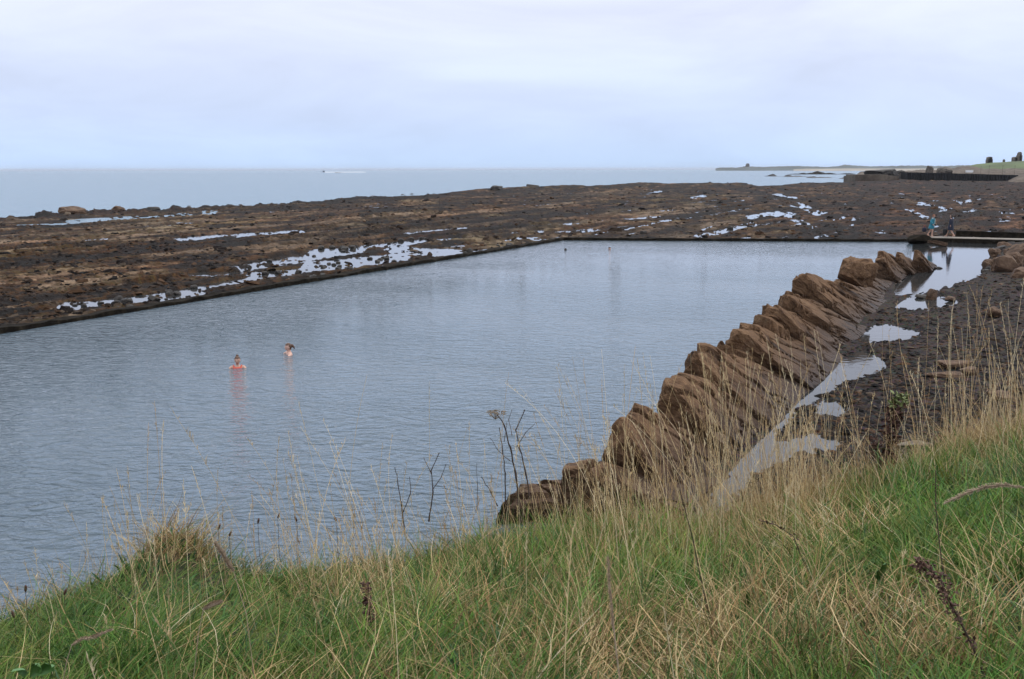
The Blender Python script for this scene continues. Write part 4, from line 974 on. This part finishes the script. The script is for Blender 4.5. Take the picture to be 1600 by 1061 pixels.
az = np.arctan2(oy, ox) + RNG.normal(0, .5, n); wind = .6 + 1.8 * fbm(x * .5, y * .5, s=33, o=2)
az = np.where(RNG.random(n) < .35 + .5 * lowg, wind + RNG.normal(0, .3, n), az)
th0 = .12 + .28 * rad + .4 * lowg + np.abs(RNG.normal(0, .12, n)); bend = np.abs(RNG.normal(.9, .6, n)) + .3 * rad
P = strand_pts(np.stack([x, y, z - .01], -1), hg, az, th0, bend, 4, RNG.normal(0, .5, n))
cg = GREEN[cgi[ci]] * chue[ci] * RNG.uniform(.75, 1.3, (n, 1)) * (1.06 + .75 * GB(u, v, 1060, 860, 120, 50) + .4 * GB(u, v, 650, 985, 80, 60) + .35 * GB(u, v, 1450, 800, 200, 60))[:, None]; cd = DRY[RNG.integers(0, 4, n)] * RNG.uniform(.6, 1.05, (n, 1))
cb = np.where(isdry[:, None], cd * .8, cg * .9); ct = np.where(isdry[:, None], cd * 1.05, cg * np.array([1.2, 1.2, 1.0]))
yel = (RNG.random(n) < .35 * cd_[ci] + .08) & ~isdry
ct = np.where(yel[:, None], .4 * ct + .6 * DRY[0] * .8, ct)
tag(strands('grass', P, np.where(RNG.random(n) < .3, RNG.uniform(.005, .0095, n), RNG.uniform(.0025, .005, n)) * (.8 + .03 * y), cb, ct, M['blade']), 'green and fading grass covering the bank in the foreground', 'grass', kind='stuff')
# tangle of lying straw
n = 15000
x, y, z, u, v, ov = sample(n, pw=.9, over=.3)
d = dryness(x, y, u, v, ov); kp = RNG.random(n) < .05 + 1.0 * d ** 2
x, y, z, u, v, ov, d = [a[kp] for a in (x, y, z, u, v, ov, d)]; n = len(x)
hg = RNG.uniform(.18, .6, n); az = RNG.uniform(0, 6.28, n)
P = strand_pts(np.stack([x, y, z + RNG.uniform(0, .06, n)], -1), hg, az, RNG.uniform(.4, 1.25, n), RNG.uniform(-.1, 1.0, n), 5, RNG.normal(0, .9, n))
cd = DRY[RNG.choice(5, n, p=[.28, .28, .2, .14, .1])] * RNG.uniform(.65, 1.1, (n, 1))
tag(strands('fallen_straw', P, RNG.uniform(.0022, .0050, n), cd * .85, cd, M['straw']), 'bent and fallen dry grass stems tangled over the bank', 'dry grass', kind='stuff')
# broad-bladed weeds low in the turf
n = 5200; x, y, z, u, v, ov = sample(n, pw=.8, ymin=1.5, over=.0); cl = fbm(x * 2.5, y * 2.5, s=301, o=2) > .12; x, y, z = x[cl], y[cl], z[cl]; n = len(x)
P = strand_pts(np.stack([x, y, z], -1), RNG.uniform(.06, .2, n), RNG.uniform(0, 6.28, n), RNG.uniform(.1, .7, n), RNG.uniform(.3, 1.4, n), 5)
cg = np.array([(.045, .12, .03), (.07, .16, .045), (.05, .10, .045)])[RNG.integers(0, 3, n)] * RNG.uniform(.7, 1.2, (n, 1))
tag(strands('broad_weeds', P, RNG.uniform(.009, .018, n), cg * .9, cg, M['blade'], taper=np.array([.35, .8, 1, .95, .6, .05])), 'broad green weed leaves growing low among the grass', 'weeds', kind='stuff')
# flattened swathes of dead thatch
nt_c = 170; cx, cy, cz, cu_, cv_, cov = sample(nt_c, pw=.8, ymin=1.6, over=.1); keepc = RNG.random(nt_c) < .08 + .85 * dryness(cx, cy, cu_, cv_, cov) ** 1.5; cx, cy = cx[keepc], cy[keepc]
ci = np.repeat(np.arange(len(cx)), 70); n = len(ci); dirc = RNG.uniform(0, 6.28, len(cx))
x = cx[ci] + RNG.normal(0, .16, n); y = cy[ci] + RNG.normal(0, .12, n); z, u, ov = bank(x, y)
P = strand_pts(np.stack([x, y, z + RNG.uniform(.01, .09, n)], -1), RNG.uniform(.15, .5, n), dirc[ci] + RNG.normal(0, .35, n), RNG.uniform(1.0, 1.45, n), RNG.uniform(-.2, .5, n), 5, RNG.normal(0, .6, n))
cd = DRY[RNG.choice(5, n, p=[.3, .25, .25, .12, .08])] * RNG.uniform(.55, 1.0, (n, 1))
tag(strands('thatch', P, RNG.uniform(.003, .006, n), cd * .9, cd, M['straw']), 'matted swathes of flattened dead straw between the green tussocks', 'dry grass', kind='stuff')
# standing dry stalks, in clumps, with loose seed heads
CL = [(215, 40, 46, .72), (330, 60, 20, .65), (450, 40, 40, .95), (545, 40, 50, 1.05), (620, 60, 50, .85), (735, 45, 60, .98), (820, 60, 30, .85), (905, 45, 65, 1.15), (965, 40, 110, 1.25), (1030, 50, 90, 1.1), (1110, 50, 110, 1.25), (1160, 50, 150, 1.35), (1215, 50, 110, 1.2), (1270, 50, 90, 1.2), (1245, 40, 110, .75),
      (1350, 60, 60, 1.0), (1430, 60, 55, 1.05), (1520, 50, 90, 1.25), (1590, 60, 130, 1.15), (1680, 60, 80, 1.1), (100, 60, 22, .55), (500, 420, 90, .62), (1200, 450, 110, .7), (40, 60, 14, .6)]
bx = []; 
for cu, su, nn, hh in CL:
    nn = int(nn * .72); uu_ = RNG.normal(cu, su * .7, nn); E = np.interp(uu_, ED[:, 0], ED[:, 2])
    yy = E - np.abs(RNG.normal(0, 1.0 if su < 100 else 2.2, nn)) + .25; yy = np.maximum(yy, 2.4)
    xx = (uu_ - 800) / F * (yy * .986 + .35); zz, _, _ = bank(xx, yy)
    bx.append(np.stack([xx, yy, zz, np.clip(hh * RNG.gamma(4.2, .19, nn), .2, 1.75) * .82, uu_], -1))
bx = np.concatenate(bx); n = len(bx)
az = RNG.normal(math.pi * .9, .9, n); az = np.where(RNG.random(n) < .35, RNG.uniform(0, 6.28, n), az)
P = strand_pts(bx[:, :3], bx[:, 3], az, np.abs(RNG.normal(0.02, .20, n)), RNG.normal(.22, .28, n), 9, RNG.normal(0, .4, n))
cd = np.array([(.70, .54, .31), (.80, .66, .43), (.52, .36, .19)])[RNG.integers(0, 3, n)] * RNG.uniform(.7, 1.1, (n, 1))
tag(strands('dry_stalks', P, RNG.uniform(.0028, .0046, n), cd, cd * 1.05, M['straw'], ring=3, taper=np.linspace(1, .55, 10)), 'tall straw-coloured grass stalks standing along the bank edge', 'dry grass', kind='stuff')
# seed heads: short spikelets up the last fifth of each stalk
k = RNG.random(n) < .8; Q = P[k]; nq = len(Q); m_ = 16
tt = RNG.uniform(7.0, 9.0, (nq, m_)); i0 = np.minimum(tt.astype(int), 8); fr = (tt - i0)[..., None]
ar_ = np.arange(nq)[:, None]; pp = Q[ar_, i0] * (1 - fr) + Q[ar_, i0 + 1] * fr; pp = pp.reshape(-1, 3); N2 = len(pp)
SP = strand_pts(pp, RNG.uniform(.012, .04, N2), RNG.uniform(0, 6.28, N2), RNG.uniform(.15, .6, N2), RNG.uniform(0, .7, N2), 2)
cs_ = np.repeat(cd[k], m_, 0) * RNG.uniform(.75, 1.1, (N2, 1))
tag(strands('seed_heads', SP, RNG.uniform(.0018, .0036, N2), cs_, cs_, M['straw'], taper=np.array([.5, 1, .2])), 'loose pale seed heads on the tall dry grass', 'dry grass', kind='stuff')
# leaning shorter straw around the clumps
n = 9500
sel = RNG.integers(0, len(bx), n); bb_ = bx[sel]
x = bb_[:, 0] + RNG.normal(0, .22, n); y = bb_[:, 1] + RNG.normal(0, .3, n); kk = bb_[:, 4] > 820
kk |= RNG.random(n) < .45; x, y = x[kk], y[kk]; n = len(x); z, u, ov = bank(x, y)
P = strand_pts(np.stack([x, y, z], -1), RNG.gamma(3, .065, n) + .05, RNG.uniform(0, 6.28, n), np.abs(RNG.normal(.15, .25, n)), np.abs(RNG.normal(.7, .5, n)), 6, RNG.normal(0, .6, n))
cd = DRY[RNG.choice(5, n, p=[.34, .3, .2, .06, .1])] * RNG.uniform(.7, 1.05, (n, 1))
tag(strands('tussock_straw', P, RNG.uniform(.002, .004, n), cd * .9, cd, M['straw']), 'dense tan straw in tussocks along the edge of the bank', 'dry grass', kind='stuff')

# ------------------------------------------------------------------ single plants in the grass
M['stem_d'] = plain('dead_stem', (.055, .034, .024), .8, .35, 30); M['umbel'] = plain('dried_umbel', (.20, .16, .12), .9, .4, 60); M['stem_g'] = plain('grey_stem', (.16, .12, .085), .8, .3, 30)
M['deadleaf'] = plain('dead_leaf', (.075, .034, .022), .8, .5, 50); M['leaf'] = plain('dock_leaf', (.08, .19, .045), .5, .3, 15); M['spike'] = plain('plume_seed', (.36, .27, .19), .9, .25, 120); M['gl'] = plain('yellow_leaf', (.14, .17, .05), .6, .3, 20)
def gpt(u, y):
    x = (u - 800) / F * (y * .986 + .4); z, _, _ = bank(np.array([x]), np.array([y])); return np.array([x, y, float(z[0])])
def hogweed(u, y, stems, label, umb=None):
    g = gpt(u, y); e = empty('dried_umbellifer', tuple(g)); tag(e, label, 'dead plant')
    for pts, r0 in stems:
        q = [WY(a, c, y + dy) - g for a, c, dy in pts]
        q = [Vector(q_) for q_ in q]
        mb = MB(); P_ = []
        for i in range(len(q) - 1):
            for s in range(4): P_.append(q[i].lerp(q[i + 1], s / 4) + Vector((random.uniform(-.003, .003),) * 3))
        P_.append(q[-1]); mb.tube(P_, [r0 * (1 - .55 * i / len(P_)) * (1.35 if i % 4 == 0 else 1) for i in range(len(P_))], 6); mb.build('stem', M['stem_d'], e)
    for (a, c, w) in (umb or []):
        c0 = Vector(WY(a, c, y) - g); mb = MB()
        for k in range(24):
            an = random.uniform(0, 6.28); rr = w * math.sqrt(random.random()); tip = c0 + Vector((rr * math.cos(an), rr * math.sin(an), -.25 * rr * rr / w + random.uniform(-.004, .006)))
            mb.tube([c0 - Vector((0, 0, w * .7)), tip], .0011, 3)
            for s in range(6):
                t2 = tip + Vector((random.uniform(-.011, .011), random.uniform(-.011, .011), random.uniform(-.002, .008))); mb.ball(t2, (.0055, .0055, .003), 5, 3)
        mb.build('flower_head', M['umbel'], e)
hogweed(800, 7.1, [([(812, 790, 0), (806, 740, .02), (797, 700, 0), (788, 665, 0), (776, 646, 0)], .0075), ([(790, 790, .1), (789, 740, .1), (786, 705, .12), (780, 668, .1)], .005), ([(828, 780, -.05), (822, 740, 0), (812, 700, 0), (806, 672, 0), (820, 640, 0)], .006),
                  ([(797, 720, 0), (780, 705, .1), (765, 684, .1)], .003), ([(806, 700, 0), (822, 675, .05), (836, 662, .05)], .003), ([(800, 680, 0), (795, 655, .1), (800, 640, .1)], .0026), ([(788, 690, 0), (792, 660, .1)], .0026)],
        'tall dry umbellifer with a flat brown flower head against the water', [(774, 643, .085)])
hogweed(640, 7.0, [([(632, 830, 0), (628, 790, 0), (622, 755, 0), (617, 730, 0)], .0045), ([(670, 815, 0), (676, 770, 0), (674, 735, 0), (686, 708, 0)], .005), ([(676, 765, 0), (690, 745, 0), (697, 725, 0)], .003), ([(674, 740, 0), (662, 715, 0)], .003), ([(630, 800, 0), (642, 770, 0), (640, 745, 0)], .0035)],
        'branched bare dark stems left of the umbellifer', [])
hogweed(770, 7.0, [([(778, 790, 0), (766, 768, 0), (752, 745, 0)], .0045), ([(745, 800, 0), (746, 760, 0), (745, 724, 0)], .0022)], 'short broken dark stem leaning left at the foot of the umbellifer', [])
def leafy(u, y, path, label, n, size, mat, topm=None, name='dead_dock_plant', r0=.006):
    g = gpt(u, y); e = empty(name, tuple(g)); tag(e, label, 'dead plant')
    q = [Vector(WY(a, c, y + dy) - g) for a, c, dy, *_ in path]
    mb = MB(); mb.tube(q, [r0 * (1 - .4 * i / len(q)) for i in range(len(q))], 6); mb.build('stem', M['stem_d'], e)
    lf = MB(); tl = MB()
    for k in range(n):
        s = random.random() ** .8; f = s * (len(q) - 1); i = min(int(f), len(q) - 2); c = q[i].lerp(q[i + 1], f - i) + Vector((random.gauss(0, 1), random.gauss(0, 1), random.gauss(0, 1))) * size * .55
        dens = path[i][3] if len(path[i]) > 3 else 1
        if random.random() > dens: continue
        tgt = tl if (topm and s > .86) else lf
        dr = Vector((random.gauss(0, 1), random.gauss(0, 1), random.gauss(-.4 if tgt is lf else .6, .7))).normalized(); l = size * random.uniform(.5, 1.4)
        w = dr.cross(Vector((random.random(), random.random(), 1))).normalized() * l * .33; nn_ = dr.cross(w).normalized() * l * .18
        a = c + dr * l * .15
        tgt.add([a, a + dr * l * .4 + w + nn_, a + dr * l, a + dr * l * .4 - w + nn_, a + dr * l * .5 - nn_], [(0, 1, 4), (1, 2, 4), (2, 3, 4), (3, 0, 4)])
    lf.build('leaves', mat, e)
    if topm and tl.v: tl.build('top_leaves', topm, e)
leafy(1388, 8.2, [(1388, 752, 0), (1390, 715, 0), (1388, 690, 0), (1396, 660, 0), (1402, 640, 0), (1404, 622, 0)], 'dark dead dock stalk with a green tuft at its top', 420, .045, M['deadleaf'], M['gl'])
leafy(1362, 8.2, [(1376, 742, 0), (1372, 720, 0), (1368, 700, 0), (1360, 680, 0)], 'shorter dark dead stalk just left of the green-topped one', 130, .035, M['deadleaf'])
leafy(1520, 3.0, [(1545, 1075, 0, .15), (1520, 1010, 0, .3), (1497, 965, 0, 1), (1478, 930, 0, 1), (1470, 905, .05, .9), (1446, 885, .08, 1), (1436, 882, .08, 1)], 'drooping dead plant with dark crinkled leaves at the lower right', 330, .017, M['deadleaf'], r0=.004)
leafy(1473, 3.6, [(1475, 905, 0, 1), (1468, 850, 0, 1), (1462, 790, 0, 1), (1462, 735, 0, 1)], 'thin upright dark stem above the drooping dead plant', 14, .012, M['deadleaf'], r0=.0022)
leafy(577, 4.6, [(582, 985, 0), (576, 945, 0), (570, 912, 0)], 'brown withered stalk in the middle of the grass at the left', 120, .022, M['deadleaf'], r0=.004)
leafy(1105, 4.4, [(1112, 978, 0, 1), (1094, 900, 0, 1), (1082, 840, 0, 1), (1062, 765, 0, 1)], 'long thin brown stem leaning left below the ridge', 10, .012, M['deadleaf'], r0=.003)
leafy(1255, 4.8, [(1268, 905, 0, .5), (1250, 865, 0, .5), (1240, 838, 0, .8), (1212, 820, 0, 1), (1185, 812, 0, 1)], 'bent dark stem with withered tips right of the green tuft', 22, .018, M['deadleaf'], r0=.003)
# ribwort heads
PH = [(403, 818, 'small dark plantain head nearest the left group above the water'), (341, 827, 'dark plantain head left over the mound'), (358, 838, 'lowest plantain head right of the mound'), (434, 810, 'dark plantain head right of its pair above the water'), (464, 815, 'plantain head tilted at the right of the group'), (526, 815, 'tall brown plantain head left of mid bank'),
      (40, 925, 'dark seed head at the far left bank edge'), (100, 930, 'tilted dark seed head near the left bank edge'), (22, 965, 'brown seed head above the left corner grass'), (1108, 765, 'dark plantain head before the bright channel water')]
for k, (u, v, lb_) in enumerate(PH):
    y = 6.6 if u > 150 and u < 1000 else (5.2 if u < 150 else 7.4); g = gpt(u, y); t = Vector(WY(u, v, y) - g); e = empty('ribwort_plantain', tuple(g)); tag(e, lb_, 'plant', 'plantain heads in the grass')
    s = MB(); s.tube([(0.03, 0, 0), t * .5, t], .0016, 5); s.build('stem', M['stem_d'], e)
    s = MB(); dr = Vector((random.uniform(-.5, .5), 0, 1)).normalized(); s.tube([t, t + dr * .012, t + dr * .03, t + dr * .042], [.003, .0075, .007, .002], 8); s.build('seed_head', M['deadleaf'], e, True)
# plume grasses close to the lens
def plume(u, y, stem, head, r, label, fluffy=1.0):
    g = gpt(u, y); e = empty('plume_grass', tuple(g)); tag(e, label, 'grass stalk')
    q = [Vector(WY(a, c, y) - g) for a, c in stem]
    s = MB(); s.tube(q, .0014, 6); s.build('stem', M['spike'], e)
    hq = [Vector(WY(a, c, y) - g) for a, c in head]; s = MB()
    for k in range(420):
        f = random.random() * (len(hq) - 1.001); i = int(f); c = hq[i].lerp(hq[i + 1], f - i); d0 = (hq[i + 1] - hq[i]).normalized()
        env = math.sin(min(1, max(.05, f / (len(hq) - 1))) * math.pi) ** .5
        rd = Vector((random.gauss(0, 1), random.gauss(0, 1), random.gauss(0, 1))).normalized(); dd_ = (d0 + rd * .7).normalized(); l = r * 1.5
        a = c + rd * r * .45 * env; w = dd_.cross(rd).normalized() * r * .16
        s.add([a - w, a + w, a + dd_ * l * .6 + w * .8 + rd * r * .3 * env, a + dd_ * l, a + dd_ * l * .6 - w * .8], [(0, 1, 2, 4), (4, 2, 3)])
    s.tube(hq, [r * .35] * len(hq), 6); s.build('seed_head', M['spike'], e)
plume(1640, 2.6, [(1660, 1080), (1650, 900), (1625, 790), (1600, 762)], [(1600, 762), (1570, 757), (1540, 760), (1510, 770), (1476, 786)], .006, 'fluffy pale grass plume arching in from the right edge')
plume(380, 3.2, [(400, 1080), (385, 960), (365, 893)], [(365, 893), (356, 878), (347, 862), (336, 848)], .0075, 'knobbly tan seed plume standing left of centre over the mound grass')
plume(110, 2.9, [(95, 1080), (105, 1030), (112, 1008)], [(112, 1008), (128, 998), (145, 996), (158, 990), (174, 984)], .006, 'tan seed plume bending right near the lower left corner')
plume(330, 3.0, [(300, 1080), (310, 990), (318, 952)], [(318, 952), (330, 945), (345, 940)], .007, 'pale short plume above the lower left grass')
plume(955, 1.75, [(972, 1090), (962, 1010), (956, 950)], [(958, 985), (956, 950), (952, 910), (950, 870)], .0035, 'blurred pale stalk close to the lens at lower centre')
# broad dock leaves
def leafplant(u, y, leaves, label):
    g = gpt(u, y); e = empty('dock_plant', tuple(g)); tag(e, label, 'plant')
    for (a, c, a2, c2, w) in leaves:
        p, q = Vector(WY(a, c, y) - g), Vector(WY(a2, c2, y - .06) - g); mb = MB(); sd_ = (q - p).cross(Vector((.1, 1, .2))).normalized(); rows = 9; V_ = []
        for i in range(rows):
            t = i / (rows - 1); ww = w * math.sin(math.pi * (.06 + .92 * t)) ** .7; m0 = p.lerp(q, t) + Vector((0, .03 * math.sin(t * 3), 0))
            V_ += [m0 - sd_ * ww + Vector((0, -.012, 0)), m0 + Vector((0, .004, 0)), m0 + sd_ * ww + Vector((0, -.012 + .006 * math.sin(i * 2), 0))]
        Fs = [(i * 3 + j, i * 3 + j + 1, i * 3 + j + 4, i * 3 + j + 3) for i in range(rows - 1) for j in (0, 1)]
        mb.add(V_, Fs); mb.build('leaf', M['leaf'], e, True)
leafplant(1172, 4.3, [(1176, 985, 1168, 925, .022), (1185, 975, 1205, 940, .018), (1165, 985, 1140, 955, .015)], 'broad green dock leaf standing in the lower grass')
leafplant(1280, 4.8, [(1290, 935, 1275, 900, .018), (1275, 930, 1258, 925, .012)], 'small pointed dock leaf right of the broad one')
leafplant(1380, 4.2, [(1375, 915, 1384, 880, .016), (1380, 920, 1372, 890, .013)], 'pair of narrow dock leaves under the tall dead stalk')
leafplant(60, 3.2, [(40, 1056, 18, 1048, .018), (60, 1052, 84, 1042, .02), (50, 1058, 58, 1038, .018)], 'low round-leaved plant in the lower left corner')

# ------------------------------------------------------------------ sea haze
hm = bpy.data.materials.new('haze'); hm.use_nodes = True; nt = hm.node_tree; nt.nodes.clear()
o_ = N(nt, 'ShaderNodeOutputMaterial'); pv = N(nt, 'ShaderNodeVolumePrincipled'); L(nt, pv.outputs[0], o_.inputs['Volume'])
pv.inputs['Color'].default_value = (.80, .86, .97, 1); pv.inputs['Density'].default_value = .00005; pv.inputs['Anisotropy'].default_value = 0.2
mb = MB(); mb.box(-26000, 26000, -2100, 31000, -3, 24); tag(mb.build('haze', hm), kind='stuff')
bpy.context.view_layer.update()
